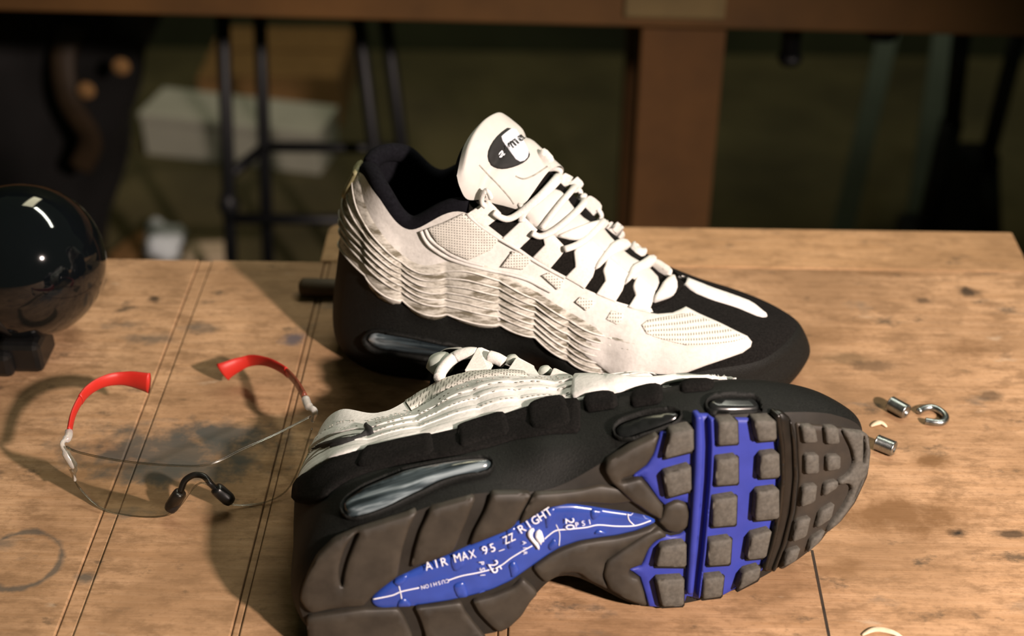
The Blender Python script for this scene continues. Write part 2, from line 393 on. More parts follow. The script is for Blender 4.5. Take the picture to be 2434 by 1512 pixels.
def tri2d(poly, holes, grid, w):
    """boundary points first, then an inset ring, then a grid; returns pts, tris, kinds (0 border, 1 ring, 2 inner)"""
    loops = [poly]+holes
    pts = []; edges = []; kind = []
    for P in loops:
        s = len(pts); n = len(P)
        pts += P; kind += [0]*n; edges += [(s+i, s+(i+1) % n) for i in range(n)]
    inn = lambda x, y: inside(poly, x, y) and not any(inside(h, x, y) for h in holes)
    B = A_(pts)
    def dist(x, y): return np.sqrt(((B-(x, y))**2).sum(1).min())
    if w > 0:
        for li, P in enumerate(loops):
            sg = 1 if (area2(P) > 0) == (li == 0) else -1
            n = len(P)
            for i in range(n):
                a, b = P[i-1], P[(i+1) % n]
                tx, ty = b[0]-a[0], b[1]-a[1]; L = math.hypot(tx, ty)+1e-9
                x, y = P[i][0]-ty/L*w*sg, P[i][1]+tx/L*w*sg
                if inn(x, y) and dist(x, y) > w*0.8: pts.append((x, y)); kind.append(1)
    xs = [p[0] for p in poly]; ys = [p[1] for p in poly]
    y = min(ys)+grid/2
    while y < max(ys):
        x = min(xs)+grid/2
        while x < max(xs):
            if inn(x, y) and dist(x, y) > w+grid*0.55: pts.append((x, y)); kind.append(2)
            x += grid
        y += grid
    r = delaunay_2d_cdt([Vector(p) for p in pts], edges, [], 0, 1e-6)
    vs, fs, ov = r[0], r[2], r[3]
    P2 = [(v.x, v.y) for v in vs]
    K = [min([kind[j] for j in o], default=0) if len(o) else 0 for o in ov]
    T = []
    for f in fs:
        cx = sum(P2[i][0] for i in f)/len(f); cy = sum(P2[i][1] for i in f)/len(f)
        if inn(cx, cy): T.append(tuple(f))
    return P2, T, K
def solid(name, P2, T, K, cast, mat, parent, t, base, edge=0.45, tf=None, rim=0.0, relax=0, **kw):
    top = []; bot = []
    hits = [cast(x, y) for x, y in P2]
    if relax:
        nb = [set() for _ in P2]
        for f in T:
            for a in f:
                for b in f:
                    if a != b: nb[a].add(b)
        D = A_([np.linalg.norm(h[0]-CAM) for h in hits]); Nn = A_([h[1] for h in hits])
        for _ in range(relax):
            D2 = D.copy(); N2 = Nn.copy()
            for i, s_ in enumerate(nb):
                if s_: j = list(s_); D2[i] = 0.4*D[i]+0.6*D[j].mean(); N2[i] = 0.4*Nn[i]+0.6*Nn[j].mean(0)
            D, Nn = D2, N2
        hits = []
        for (x, y), d_, n_ in zip(P2, D, Nn):
            r_ = ray(x, y); hits.append((CAM+r_/np.linalg.norm(r_)*d_, n_/(np.linalg.norm(n_)+1e-9)))
    for (x, y), k, (p, n) in zip(P2, K, hits):
        tt = t if tf is None else t*tf(x, y)
        top.append(p+n*(tt*(edge if k == 0 else 1.0)-(rim if k == 0 else 0.0))); bot.append(p+n*base)
    used = sorted({i for f in T for i in f}); idx = {i: j for j, i in enumerate(used)}
    V = [top[i] for i in used]; F = [tuple(idx[i] for i in f) for f in T]
    cnt = {}
    for f in T:
        for a, b in zip(f, f[1:]+f[:1]): cnt[(a, b)] = cnt.get((a, b), 0)+1
    bidx = {}
    for (a, b) in list(cnt):
        if (b, a) not in cnt:
            for q in (a, b):
                if q not in bidx: bidx[q] = len(V); V.append(bot[q])
            F.append((idx[b], idx[a], bidx[a], bidx[b]))
    return mk(name, V, F, mat, parent, **kw)
def caster(bvh, fallback=None, lift=0.0):
    def f(x, y):
        d = Vector(ray(x, y)).normalized()
        loc, nor, i, dist = bvh.ray_cast(Vector(CAM), d)
        if loc is None:
            if fallback is not None: return fallback(x, y)
            # nearest surface point to the ray
            best = None
            for s in np.linspace(0.55, 1.1, 56):
                q = Vector(CAM)+d*s
                l2, n2, i2, d2 = bvh.find_nearest(q)
                if best is None or d2 < best[0]: best = (d2, l2, n2)
            loc, nor = best[1], best[2]
        n = A_(nor)
        if n @ A_(d) > 0: n = -n
        return A_(loc)+n*lift, n
    return f
def patch(name, poly, cast, mat, parent, t=0.001, w=5, grid=12, base=-0.0006, edge=0.45, holes=(), rnd_=1, tf=None, **kw):
    P = chaikin(poly, rnd_) if rnd_ else list(poly)
    P = dens(P, grid*0.7)
    H = [dens(chaikin(h, 1), grid*0.7) for h in holes]
    return solid(name, *tri2d(P, H, grid, w), cast, mat, parent, t, base, edge, tf, **kw)
def ribbon_poly(pts, width, n=6):
    C_ = cr(pts, n); T = np.gradient(C_, axis=0); T /= np.linalg.norm(T, axis=1)[:, None]+1e-9
    Nn = np.stack([-T[:, 1], T[:, 0]], 1)
    ww = np.interp(np.linspace(0, 1, len(C_)), np.linspace(0, 1, len(width)), width)[:, None] if not np.isscalar(width) else width
    L = C_+Nn*ww/2; R = C_-Nn*ww/2
    return [tuple(p) for p in L]+[tuple(p) for p in R[::-1]]
def textmesh(s):
    cu = bpy.data.curves.new('lettering_source', 'FONT'); cu.body = s; cu.resolution_u = 3
    o = bpy.data.objects.new('lettering_source', cu); col.objects.link(o)
    dg = bpy.context.evaluated_depsgraph_get(); me = o.evaluated_get(dg).to_mesh()
    V = [(v.co.x, v.co.y) for v in me.vertices]; F = [tuple(p.vertices) for p in me.polygons]
    o.evaluated_get(dg).to_mesh_clear(); bpy.data.objects.remove(o); bpy.data.curves.remove(cu)
    return V, F
def lettering(s, a, b, height, cast, mat, parent, lift=0.0004, step=None, name='lettering', **kw):
    """text from pixel a to pixel b along the baseline, cap height in pixels; laid on a surface"""
    dx, dy = b[0]-a[0], b[1]-a[1]; L = math.hypot(dx, dy); ux, uy = dx/L, dy/L; vx, vy = uy, -ux
    VV = []; FF = []
    adv = L/len(s)
    for i, ch in enumerate(s):
        if ch == ' ': continue
        V, F = textmesh(ch)
        xs = [p[0] for p in V]; wd_ = max(xs)-min(xs); cx = (max(xs)+min(xs))/2
        sy = height/0.70; sx = min(sy, adv*0.86/max(wd_, .05))
        o = len(VV)
        for x, y in V:
            X = (x-cx)*sx + adv*(i+0.5); Y = y*sy
            px, py = a[0]+ux*X+vx*Y, a[1]+uy*X+vy*Y
            p, n = cast(px, py); VV.append(p+n*lift)
        FF += [tuple(j+o for j in f) for f in F]
    return mk(name, VV, FF, mat, parent, smooth=False, **kw)

# ------------------------------------------------------------ setting
def quad(name, pts, mat, kind='structure'):
    o = mk(name, pts, [tuple(range(len(pts)))], mat, smooth=False, loc=pts[0]); o['kind'] = kind; return o
quad('floor', [(-4, -2, FLOOR), (4, -2, FLOOR), (4, 3.15, FLOOR), (-4, 3.15, FLOOR)], M['floor'])
quad('wall_back', [(-4, 3.15, FLOOR), (4, 3.15, FLOOR), (4, 3.15, 1.9), (-4, 3.15, 1.9)], M['wall'])

# ------------------------------------------------------------ near workbench
BT = 0.036
bench = root('workbench', (0, 0.52, FLOOR), 'worn light wooden workbench with scored top carrying the two sneakers', 'workbench')
def plank(x0, x1, y0, y1, mat, z1=0.0, name='plank'):
    return box(name, ((x0+x1)/2, (y0+y1)/2, z1-BT/2), (x1-x0, y1-y0, BT), mat, bench, bev=0.0007)
g = 0.0003
XS = [-0.80, -0.2386, -0.2299, -0.1521, -0.1481, -0.0206, -0.0156, 0.3275]
for a, b in zip(XS[:-1], XS[1:]): plank(a+g, b-g, 0.12, 0.8205, M['wood'], z1=-0.0008 if b-a < 0.02 else 0.0)
# back board with a rounded end
P = [(-0.1555+0.012*(1-math.cos(a)), 0.8215+0.052-0.012+0.012*math.sin(a)) for a in np.linspace(0, math.pi/2, 7)]
P = [(-0.1555, 0.8215)]+P+[(0.3315, 0.8735), (0.3315, 0.8215)]
n = len(P); V = [(x, y, 0.0) for x, y in P]+[(x, y, -BT) for x, y in P]
o = mk('back_board', V, [tuple(range(n)), tuple(range(2*n-1, n-1, -1))]+[(i, (i+1) % n, n+(i+1) % n, n+i) for i in range(n)], M['wood2'], bench, smooth=False)
bevel(o, 0.0015)
box('underlay', (-0.236, 0.47, -BT-0.011), (1.12, 0.66, 0.02), M['seam'], bench, bev=0)
for y in (0.155, 0.79): box('apron', (-0.236, y, -0.12), (1.06, 0.03, 0.13), M['wood2'], bench)
for x in (-0.74, 0.27):
    for y in (0.19, 0.755): box('leg', (x, y, (FLOOR-0.058)/2), (0.06, 0.06, -FLOOR-0.058), M['wood2'], bench)
# the single scored line under the toe
a, b = on(1930, 1308), on(1972, 1530)
mk('score_line', [(a[0]-.0007, a[1], 0.0001), (a[0]+.0007, a[1], 0.0001), (b[0]+.0008, b[1]-.1, 0.0001), (b[0]-.0008, b[1]-.1, 0.0001)], [(0, 1, 2, 3)], M['seam'], bench, smooth=False)

# ------------------------------------------------------------ sneakers: one last, two frames
# control loops in millimetres: (length from heel, lateral +, height); stations run heel - medial - toe - lateral
CPV = A_([
 # outsole edge
 [(2,0,4),(9,-21,2),(33,-36,1),(65,-39,1),(95,-40.5,1),(128,-22,4),(163,-50,1),(200,-57.5,1),(235,-53.5,3),(268,-37,6),(292,1,12),
  (278,22,8),(243,36,4),(208,44,1),(170,39,1),(132,29,2),(95,38,1),(62,37,1),(33,34.5,1),(10,20,2)],
 # lower midsole bulge
 [(-1,0,14),(7,-24,13),(33,-38.5,13),(65,-41,13),(95,-41,13),(128,-31,17),(163,-50,14),(200,-57,13),(236,-53,14),(270,-36,16),(294,1,20),
  (281,24,17),(246,40,15),(208,49,13),(170,45,13),(132,39,14),(95,43,13),(62,42,13),(33,39,13),(9,24,13)],
 # upper midsole
 [(0,0,34),(9,-24,33),(34,-38,32),(65,-41,32),(95,-40,32),(128,-38,31),(163,-47,24),(200,-55,22),(236,-52,25),(269,-34,28),(290,1,30),
  (279,24,29),(246,42,26),(208,50,24.5),(170,48,29),(132,44,32),(95,46,33),(62,45,33),(34,42,33),(11,26,33)],
 # where the black sole wrap meets the white upper
 [(6.5,0,74),(14,-17,76),(34,-33,70),(63,-38,56.5),(95,-38,53),(129,-38,45),(162,-44,28),(203,-52,30),(236,-49,38),(266,-33,38),(284,1,38),
  (273,22,37),(243,38.5,37),(208,46.5,35.5),(168,46.5,42),(131,46,52),(97,44.5,55),(63,44,57),(32,39.5,66),(12,23,76)],
 # middle of the upper
 [(9,0,96),(18,-17,98),(37,-30,93),(64,-35,80),(95,-36,85),(130,-36,70),(165,-39,52),(202,-44,48),(233,-40,48),(256,-26,49),(269,2,46),
  (256,20,43.5),(228,35,43.5),(200,41,48),(166,42,61),(131,43,76),(96,42,85),(64,40,80),(36,33,92),(17,18,97)],
 # collar rim and edge of the lacing
 [(21,0,122),(27,-12,125),(38,-25,120),(57,-31,103),(89,-30.5,117.5),(129,-30,89.6),(166,-29,69.5),(194,-26,60.5),(206,-17,60),(213,-6,61),(216,2,61.5),
  (213,10,60.5),(206,19,60.5),(194,27,62.5),(166,33,75),(129,34.5,97),(92,35,114),(63,34,101),(42,30,117),(28,17,123)]])*0.001
NS = CPV.shape[1]
def crw(t):
    return [(-t+2*t*t-t**3)/2, (2-5*t*t+3*t**3)/2, (t+4*t*t-3*t**3)/2, (-t*t+t**3)/2]
def hull(s, v):
    """point of the last in shoe coordinates; s in [0,20), v in [0,5]"""
    v = min(max(v, 0.0), 4.9999); iv = int(v); tv = v-iv
    i_s = math.floor(s); ts = s-i_s
    ws = crw(ts); wv = crw(tv)
    p = np.zeros(3)
    for b in range(4):
        jv = min(max(iv-1+b, 0), 5); 
        if abs(wv[b]) < 1e-9: continue
        q = np.zeros(3)
        for a in range(4): q += ws[a]*CPV[jv, (i_s-1+a) % NS]
        p += wv[b]*q
    return p
def hn(s, v):
    e = 0.02
    d1 = hull(s+e, v)-hull(s-e, v); d2 = hull(s, min(v+e, 4.99))-hull(s, max(v-e, 0))
    n = np.cross(d2, d1); n /= np.linalg.norm(n)+1e-12
    c = hull(s, v); ctr = A_([min(max(c[0], .05), .24), 0, 0.04])
    return n if n @ (c-ctr) > 0 else -n
RIDGE_M = [.040, .066, .099, .1265, .147, .168, .19]; CREASE_M = [.053, .079, .111, .132, .152, .174]
def ripple(s, v, l):
    """padded bulges along the lower side of the upper"""
    vn = (v-3)/2
    if not (0.03 < l < 0.2) or vn > 0.75: return 0.0
    C_ = CREASE_M
    d = 0.0
    for a, b in zip([0.030]+C_, C_+[.2]):
        if a <= l < b:
            t = (l-a)/(b-a); d = math.sin(math.pi*t)**0.6 * (0.75+0.5*t)
    return (0.0028 if s < 10 else 0.0014)*d*max(0, min(1, (0.75-vn)/0.35))*max(0, min(1, (vn+0.25)/0.2))
def surf(s, v, off=0.0, rip=True):
    p = hull(s, v); n = hn(s, v)
    if 12 < s < 18: off += 0.0048*math.exp(-((p[0]-.133)/.015)**2-((v-1.25)/.75)**2)     # swelling of the sole at the waist
    return p+n*(off+(ripple(s, v, p[0]) if rip else 0))

def frame_left():
    a = math.radians(-7.9)
    return (A_([-.131, .735, 0]), A_([math.cos(a), math.sin(a), 0]), A_([-math.sin(a), math.cos(a), 0]), A_([0, 0, 1.]))
def frame_right(beta=12):
    P0 = A_([-.02, .485, 0]); P1 = A_([.067, .505, 0]); e1 = (P1-P0)/np.linalg.norm(P1-P0)
    nh = A_([-e1[1], e1[0], 0]); b = math.radians(beta)
    e2 = math.cos(b)*A_([0, 0, 1.])+math.sin(b)*nh; n_ = -math.cos(b)*nh+math.sin(b)*A_([0, 0, 1.])
    g_ = math.radians(9)
    return (P0+e1*(-.0965)+e2*.0275, math.cos(g_)*e1+math.sin(g_)*e2, -math.sin(g_)*e1+math.cos(g_)*e2, -n_)
class Shoe:
    def __init__(s, fr, shear): s.O, s.X, s.Y, s.Z = fr; s.shear = shear
    def w(s, p):
        m = p[1]+s.shear*min(1.3, max(0, (p[2]-.045)/.07))
        if s.shear:   # how the soft upper sags while the shoe lies on its side
            m += np.interp(p[0], [.02, .04, .063, .08, .09, .10, .115, .13, .16, .2, .23], [-.004, -.005, -.005, -.009, -.009, -.005, 0, .003, .004, .003, 0])*min(1, max(0, (p[2]-.058)/.035))
            m += np.interp(p[0], [.15, .175, .20, .235, .262], [0, .006, .0075, .006, 0])*min(1, max(0, (p[2]-.036)/.009))
        q = s.O+s.X*p[0]+s.Y*m+s.Z*p[2]
        if q[2] < 0.0004: q = A_([q[0], q[1], 0.0004])     # soft parts flatten where they rest on the bench
        return q
    def loc(s, q): d = q-s.O; return A_([d@s.X, d@s.Y, d@s.Z])
    def at(s, x, y, axis, val):
        a = (s.X, s.Y, s.Z)[axis]; d = ray(x, y); t = (val-(CAM-s.O)@a)/(d@a); return CAM+d*t
def sole_z(l): return 0.0105*max(0, (l-.20)/.092)**2 + 0.0035*max(0, (.03-l)/.03)**2
# lacing area: height of its middle and of its two edges along the length
LZ = [.070, .095, .110, .127, .147, .1655, .181, .197, .216]
APX = [.150, .144, .140, .133, .113, .091, .0765, .066, .0625]
def rim_table(s0, s1):
    P = A_([hull(s, 4.999) for s in np.linspace(s0, s1, 80)]); P = P[np.argsort(P[:, 0])]; return P
RIM_M, RIM_L = rim_table(3.6, 9.9), rim_table(10.1, 16.4)
def lacing(l, u):
    """u = -1 medial edge .. +1 lateral edge"""
    T_ = RIM_M if u < 0 else RIM_L
    a = np.interp(l, LZ, APX); wd_ = abs(np.interp(l, T_[:, 0], T_[:, 1]))-.0006; e = np.interp(l, T_[:, 0], T_[:, 2])-.0008
    return A_([l, u*wd_, e+(max(a, e)-e)*(1-abs(u)**2.0)])

def build_shoe(kind):
    left = kind == 'left'
    S = Shoe(frame_left(), 0.0) if left else Shoe(frame_right(), 0.016)
    if left:
        R = root('sneaker', S.w(A_([.14, 0, 0])), 'white and black sneaker standing upright on its sole behind the overturned one', 'shoe', 'pair of sneakers on the bench')
    else:
        R = root('sneaker', on(1350, 1480, 0.0), 'white and black sneaker lying on its side showing its blue and grey tread', 'shoe', 'pair of sneakers on the bench')
        CLAMP[:] = [tuple(OFF[R.name])]
    side = 'panel' if left else 'panel2'
    # ---- surfaces
    ns, s0 = 240, 0
    ss = [k*NS/ns for k in range(ns)]
    def loftmesh(vs, off=0.0, srange=None, rip=True):
        st = ss if srange is None else list(np.linspace(srange[0], srange[1], int(abs(srange[1]-srange[0])*12)+1))
        V = [S.w(surf(s, v, off, rip)) for v in vs for s in st]
        return V, gridfaces(len(vs), len(st), srange is None)
    vm = list(np.linspace(0, 3, 22)); vu = list(np.linspace(3, 5, 26))
    Vm, Fm = loftmesh(vm); Vu, Fu = loftmesh(vu)
    mk('midsole', Vm, Fm, M['midsole'], R)
    # upper: white body and black toe wrap, split by the length along the shoe
    lens = A_([surf(ss[i % ns], vu[i//ns])[0] for i in range(len(Vu))])
    fb = [f for f in Fu if lens[list(f)].mean() > 0.199]; fw = [f for f in Fu if lens[list(f)].mean() <= 0.199]
    def sub(F):
        us = sorted({i for f in F for i in f}); ix = {i: j for j, i in enumerate(us)}
        return [Vu[i] for i in us], [tuple(ix[i] for i in f) for f in F]
    mk('upper', *sub(fw), M['white' if left else 'panel2'], R); mk('toe_wrap', *sub(fb), M['suede'], R)
    # black knit under the laces
    nl, nu = 40, 25
    Vb = [S.w(lacing(l, u)) for l in np.linspace(.092, .2155, nl) for u in np.linspace(-1, 1, nu)]
    Fb = gridfaces(nl, nu); mk('inner_sleeve', Vb, Fb, M['bootie'], R)
    # tongue head
    rows = A_([[(86, -31, 141), (87, -16, 151), (91, 0, 155), (96, 16, 153.5), (101, 28, 147.5)],
               [(88, -33, 135), (91, -17, 147), (96, 0, 152), (101, 17, 150), (106, 30, 143)],
               [(92, -32, 127), (97, -17, 140), (103, 0, 146), (109, 17, 144), (113, 29, 136)],
               [(101, -25, 123), (107, -14, 133), (114, 0, 138), (119, 14, 136), (123, 24, 129)],
               [(118, -20, 114), (124, -11, 122), (130, 0, 127), (135, 11, 124), (138, 20, 117)]])*.001
    G = A_([cr(A_([cr(r_, 6)[j] for r_ in rows]), 6) for j in range(25)]).transpose(1, 0, 2)   # 25 x 25
    du = np.gradient(G, axis=0); dv = np.gradient(G, axis=1); nn = np.cross(dv, du)
    nn /= np.linalg.norm(nn, axis=2)[..., None]
    if nn[12, 12, 2] < 0: nn = -nn
    qi, qj = np.meshgrid(np.linspace(0, 1, 25), np.linspace(-1, 1, 25), indexing='ij')
    puff = (1-np.abs(qj)**5)*(1-np.clip(1-qi/0.10, 0, 1)**2)
    puff *= 1.0-0.45*np.exp(-((qi-0.60)/0.06)**2)
    fr_ = G+nn*(0.006*puff)[..., None]; bk = G-nn*(0.006*(1-np.abs(qj)**6)*(1-np.clip(1-qi/0.08, 0, 1)**2)+.0006)[..., None]
    Vt = [S.w(p) for p in fr_.reshape(-1, 3)]; Ft = gridfaces(25, 25)
    tg = mk('tongue', Vt, Ft, M['leather'], R)
    mk('tongue_lining', [S.w(p) for p in bk.reshape(-1, 3)], Ft, M['lining'], R)
    # collar: padded roll around the ankle opening, then the dark inside
    cs = list(np.linspace(-4.05, 4.05, 90))
    ring = []
    for s in cs:
        p = hull(s, 4.999); n_ = hn(s, 4.9); n_ = A_([n_[0], n_[1], 0]); n_ /= np.linalg.norm(n_)+1e-9
        up_ = (0.0 if s > -0.4 else 0.003) if left else -0.004
        ring.append(S.w(p-n_*0.0052+A_([0, 0, up_])))
    tube('collar', ring, 0.0050, M['lining'], R, n=14, flat=1.15, up=tuple(S.Z))
    inn = []
    for k, (vv, ins, dz) in enumerate([(4.98, .004, .001), (4.6, .011, -.002), (4.0, .012, -.006), (3.3, .012, -.012), (2.8, .014, -.004)]):
        for s in ss:
            p = hull(s, vv); n_ = hn(s, min(vv, 4.9)); n_ = A_([n_[0], n_[1], 0]); n_ /= np.linalg.norm(n_)+1e-9
            q = p-n_*ins+A_([0, 0, dz])
            if q[0] > .20: q[0] = .20
            inn.append(S.w(q))
    F = gridfaces(5, ns, True); F.append(tuple(4*ns+k for k in range(ns)))
    mk('inside_lining', inn, F, M['lining'], R)
    # heel pull tab
    tb = [S.w(hull(0.0, v)+A_([-.0008, 0, 0])) for v in np.linspace(4.35, 4.99, 8)]
    tube('pull_tab', tb+[tb[-1]+S.Z*0.002], 0.0085, M['tab'], R, n=8, flat=0.28, up=tuple(-S.X))
    # ---- layered side panels on the visible side and round the heel
    rng = (0.0, 7.4) if left else (12.6, 20.0)
    layers = [(-.05, .07), (.06, .15), (.14, .23), (.22, .31), (.30, .39), (.38, .47), (.46, .56)]
    for li, (a, b) in enumerate(layers):
        if not left and li in (1, 3, 5): continue
        st = np.linspace(rng[0], rng[1], 170); prof = [(0.0, -.0010), (0.0, .0006), (0.10, .0009), (0.30, .0008), (0.5, .0003), (0.8, .0001), (1.0, -.0006)]
        Vp = []
        for u, off in prof:
            for s in st:
                l = hull(s, 3.2)[0]
                jag = (rnd.random()-.5)*.010+0.004*math.sin(l*160+li*2)
                wavy = 0.0
                if li == 0:
                    for c_a, c_b in zip([.030]+CREASE_M, CREASE_M+[.2]):
                        if c_a <= l < c_b: wavy = -.10*math.sin(math.pi*min(1, (l-c_a)/(c_b-c_a))*0.9)**1.0
                    wavy *= max(0, min(1, (.185-l)/.03))*(1 if left else 0.45)
                sh = s if left else NS-s
                fan = 1+1.0*max(0, 1-sh/2.8)**1.4
                vn = (a+(b-a)*u)*(fan if a > 0 else 1)+(jag+wavy if u < 0.05 else (wavy*0.4 if u < .4 else 0))
                fade = max(0, min(1, (.205-l)/.04))
                v = 3+2*vn
                Vp.append(S.w(surf(s, min(v, 4.96), (off if left or off < 0 else off*0.30)*fade+ (0.0001*li if fade > 0 else 0) - (0.0012 if fade <= 0 else 0))))
        F = gridfaces(len(prof), len(st)); mk('side_panel', Vp, F, M[side], R)
        if left:   # pale cord along the edge of the layer
            n_ = len(st); E_ = [p for p, s in zip(Vp[2*n_:3*n_], st) if hull(s, 3.2)[0] < .178][2:]
            tube('edge_cord', E_, 0.00055, M['cord'], R, n=6)
    if not left:   # rows of stitching on the smooth side
        for vn in (.16, .30, .44, .58, .72):
            VV = []; FF = []
            for s_ in np.arange(13.4, 17.2 if vn < .5 else 18.9, 0.075):
                if rnd.random() < .35: continue
                P_ = A_([S.w(surf(s_+k*.011, 3+2*vn, .0006)) for k in range(4)])
                v_, f_ = tubemesh(P_, .00028, 5); FF += [tuple(i+len(VV) for i in q) for q in f_]; VV += list(v_)
            mk('stitching', VV, FF, M['thread'], R)
    # ---- outsole plate
    Vo = []; nring = 9
    edge = [hull(s, 0) for s in ss]
    for k in range(nring):
        t = k/(nring-1)
        for e in edge:
            cx = min(max(e[0], .04), .25); q = A_([cx+(e[0]-cx)*(1-t), e[1]*(1-t)+(-0.004)*t, 0])
            q[2] = e[2]*(1-min(1, t*6))+sole_z(q[0])*min(1, t*6)
            Vo.append(S.w(q))
    outs = mk('outsole', Vo, gridfaces(nring, ns, True), M['rubberdark'] if not left else M['rubber'], R)
    bv = BVHTree.FromPolygons([Vector(v) for v in Vm]+[Vector(v) for v in Vu], [tuple(f) for f in Fm]+[tuple(i+len(Vm) for i in f) for f in Fu])
    allV = Vm+Vu+Vb+Vt; o1, o2, o3 = len(Vm), len(Vm)+len(Vu), len(Vm)+len(Vu)+len(Vb)
    bva = BVHTree.FromPolygons([Vector(v) for v in allV], [tuple(f) for f in Fm]+[tuple(i+o1 for i in f) for f in Fu]+[tuple(i+o2 for i in f) for f in Fb]+[tuple(i+o3 for i in f) for f in Ft])
    bvt = BVHTree.FromPolygons([Vector(v) for v in Vt], Ft)
    return S, R, outs, tg, bv, bva, bvt

# ============================================================ standing (left) sneaker
SL, RL, outL, tgL, bvL, bvaL, bvtL = build_shoe('left')
M['air'] = air('smoky_air_window', SL.X, SL.Y, SL.Z)
cu, ca, ct = caster(bvL), caster(bvaL), caster(bvtL)
# white forefoot panel that runs from the side out to a point at the toe
vamp = c12([(0, 330), (265, 410), (495, 575), (710, 690), (975, 845), (1140, 925), (1400, 1035), (1580, 1112), (1862, 1185)]) + \
    c3([(560, 782), (680, 772), (750, 742), (790, 722), (900, 780), (1060, 850), (1200, 920), (1290, 962), (1328, 1010), (1318, 1050), (1250, 1098), (1100, 1150), (950, 1200), (800, 1256), (650, 1300), (560, 1320), (380, 1330), (200, 1290)]) + \
    [(1424, 870), (1390, 845), (1330, 790), (1275, 720)]
def sm(a, b, x): t = max(0, min(1, (x-a)/(b-a))); return t*t*(3-2*t)
patch('forefoot_panel', vamp, cu, M['white'], RL, t=0.0016, w=5, grid=13, base=-0.0012, rnd_=0, relax=3,
      tf=lambda x, y: -0.5+1.5*sm(1330, 1480, x+0.25*(y-700)))
# far side strip of the white forefoot
patch('forefoot_panel', c3([(640, 430), (850, 512), (1000, 572), (1200, 640), (1330, 690), (1468, 802), (1400, 806), (1200, 722), (1000, 662), (850, 600), (760, 520)]), cu, M['panel2'], RL, t=0.0022, w=4, grid=9, base=-0.001)
# open mesh windows
for q in (c1([(722, 850), (850, 802), (975, 742), (1100, 845), (1222, 930), (1170, 1005), (1010, 1078), (900, 1030), (790, 960)]),
          c1([(1310, 1035), (1455, 1085), (1395, 1150), (1245, 1128)]),
          c12([(-30, 330), (80, 350), (230, 430), (170, 520), (90, 560), (-10, 470)]),
          c12([(390, 660), (480, 620), (680, 740), (650, 830), (600, 860), (480, 740)]),
          c12([(850, 1030), (920, 960), (1120, 1020), (1060, 1110), (1000, 1150)]),
          c12([(1270, 1270), (1350, 1150), (1520, 1210), (1480, 1310), (1430, 1350)]),
          c3([(425, 880), (470, 840), (640, 810), (820, 780), (1000, 850), (1180, 935), (1270, 985), (1180, 1015), (1000, 1040), (800, 1045), (600, 995), (470, 950)])):
    patch('mesh_panel', q, cu, M['mesh'], RL, t=0.0022, w=3, grid=10, base=0.0, edge=0.85, rnd_=0)
# piping along the collar quarter
for q in (c1([(672, 870), (700, 930), (750, 990), (850, 1055), (980, 1105), (1150, 1150), (1300, 1180), (1450, 1230), (1600, 1310)]),
          c1([(705, 858), (730, 915), (780, 965), (870, 1030), (990, 1085), (1120, 1120)]),
          c1([(985, 735), (1100, 838), (1240, 932), (1370, 1008), (1470, 1078), (1590, 1148), (1700, 1208)])):
    C_ = cr(q, 8); P = [ca(*p) for p in C_]
    tube('piping', [p+n*0.0012 for p, n in P], 0.0011, M['white'], RL, n=6)
# webbing straps from the upper to the lacing
straps = [c2([(210, 752), (300, 690), (365, 650), (455, 745), (420, 790), (335, 852)]),
          c2([(462, 925), (570, 825), (625, 772), (715, 862), (690, 900), (575, 1008)]),
          c12([(265, 410), (430, 240), (405, 150), (470, 90), (560, 115), (720, 285), (650, 392), (495, 575)]),
          c12([(710, 690), (850, 545), (828, 345), (900, 200), (1080, 190), (1230, 360), (1120, 560), (1085, 682), (975, 845)]),
          c12([(1140, 920), (1262, 740), (1232, 600), (1290, 420), (1420, 520), (1570, 650), (1520, 780), (1490, 882), (1400, 1033)]),
          c12([(1578, 1110), (1680, 945), (1640, 822), (1700, 680), (1800, 770), (1960, 850), (1925, 980), (1900, 1070), (1860, 1182)])]
for q in straps: patch('strap', q, ca, M['strap'], RL, t=0.0020, w=2.5, grid=9, base=-0.001, edge=0.8, rnd_=0, relax=1)
# lower tongue strip
patch('tongue_strip', c2([(560, 660), (640, 690), (720, 640), (800, 560), (900, 600), (960, 700), (1060, 800), (1180, 850), (1215, 900), (1360, 1050), (1500, 1130), (1600, 1230), (1560, 1330), (1480, 1270), (1340, 1180), (1200, 1060), (1080, 950), (900, 930), (830, 910), (700, 850), (630, 770)]), ca, M['leather'], RL, t=0.0024, w=6, grid=11, base=-0.002, relax=2)
# flat laces lower down
for q in (c12([(560, 118), (800, 190), (960, 165), (1250, 40), (1280, -60), (1060, -60), (800, 20)]),
          c12([(1085, 560), (1120, 600), (1300, 430), (1500, 340), (1590, 300), (1480, 190), (1330, 230), (1225, 350)]),
          c12([(1510, 790), (1545, 800), (1680, 650), (1840, 600), (1960, 500), (1860, 420), (1700, 520), (1600, 560), (1560, 650)]),
          c12([(1905, 1062), (2110, 995), (2185, 960), (2245, 830), (2200, 690), (2060, 780), (1985, 900), (1930, 965)])):
    patch('lace', q, ca, M['lace'], RL, t=0.0046, w=4, grid=9, base=0.0, edge=0.7, relax=2)
def lace(pts, r=0.0023, parent=RL, cast=ca, mid=0.0, lift=0.0045, mat='lace', S=SL, m=None, flat=0.75, name='lace'):
    C_ = cr(pts, 6); P = []
    for p in C_:
        if m is None:
            q, n_ = cast(*p); P.append(q+n_*lift)
        else: P.append(S.at(p[0], p[1], 1, m))
    P = A_(P)
    for _ in range(3): P[1:-1] = (P[:-2]+2*P[1:-1]+P[2:])/4
    return tube(name, P, r, M[mat], parent, n=10, flat=flat, up=tuple(S.Z))
lace(c2([(395, 735), (440, 768), (500, 782), (570, 750), (650, 690), (740, 600), (820, 515), (880, 455)]))
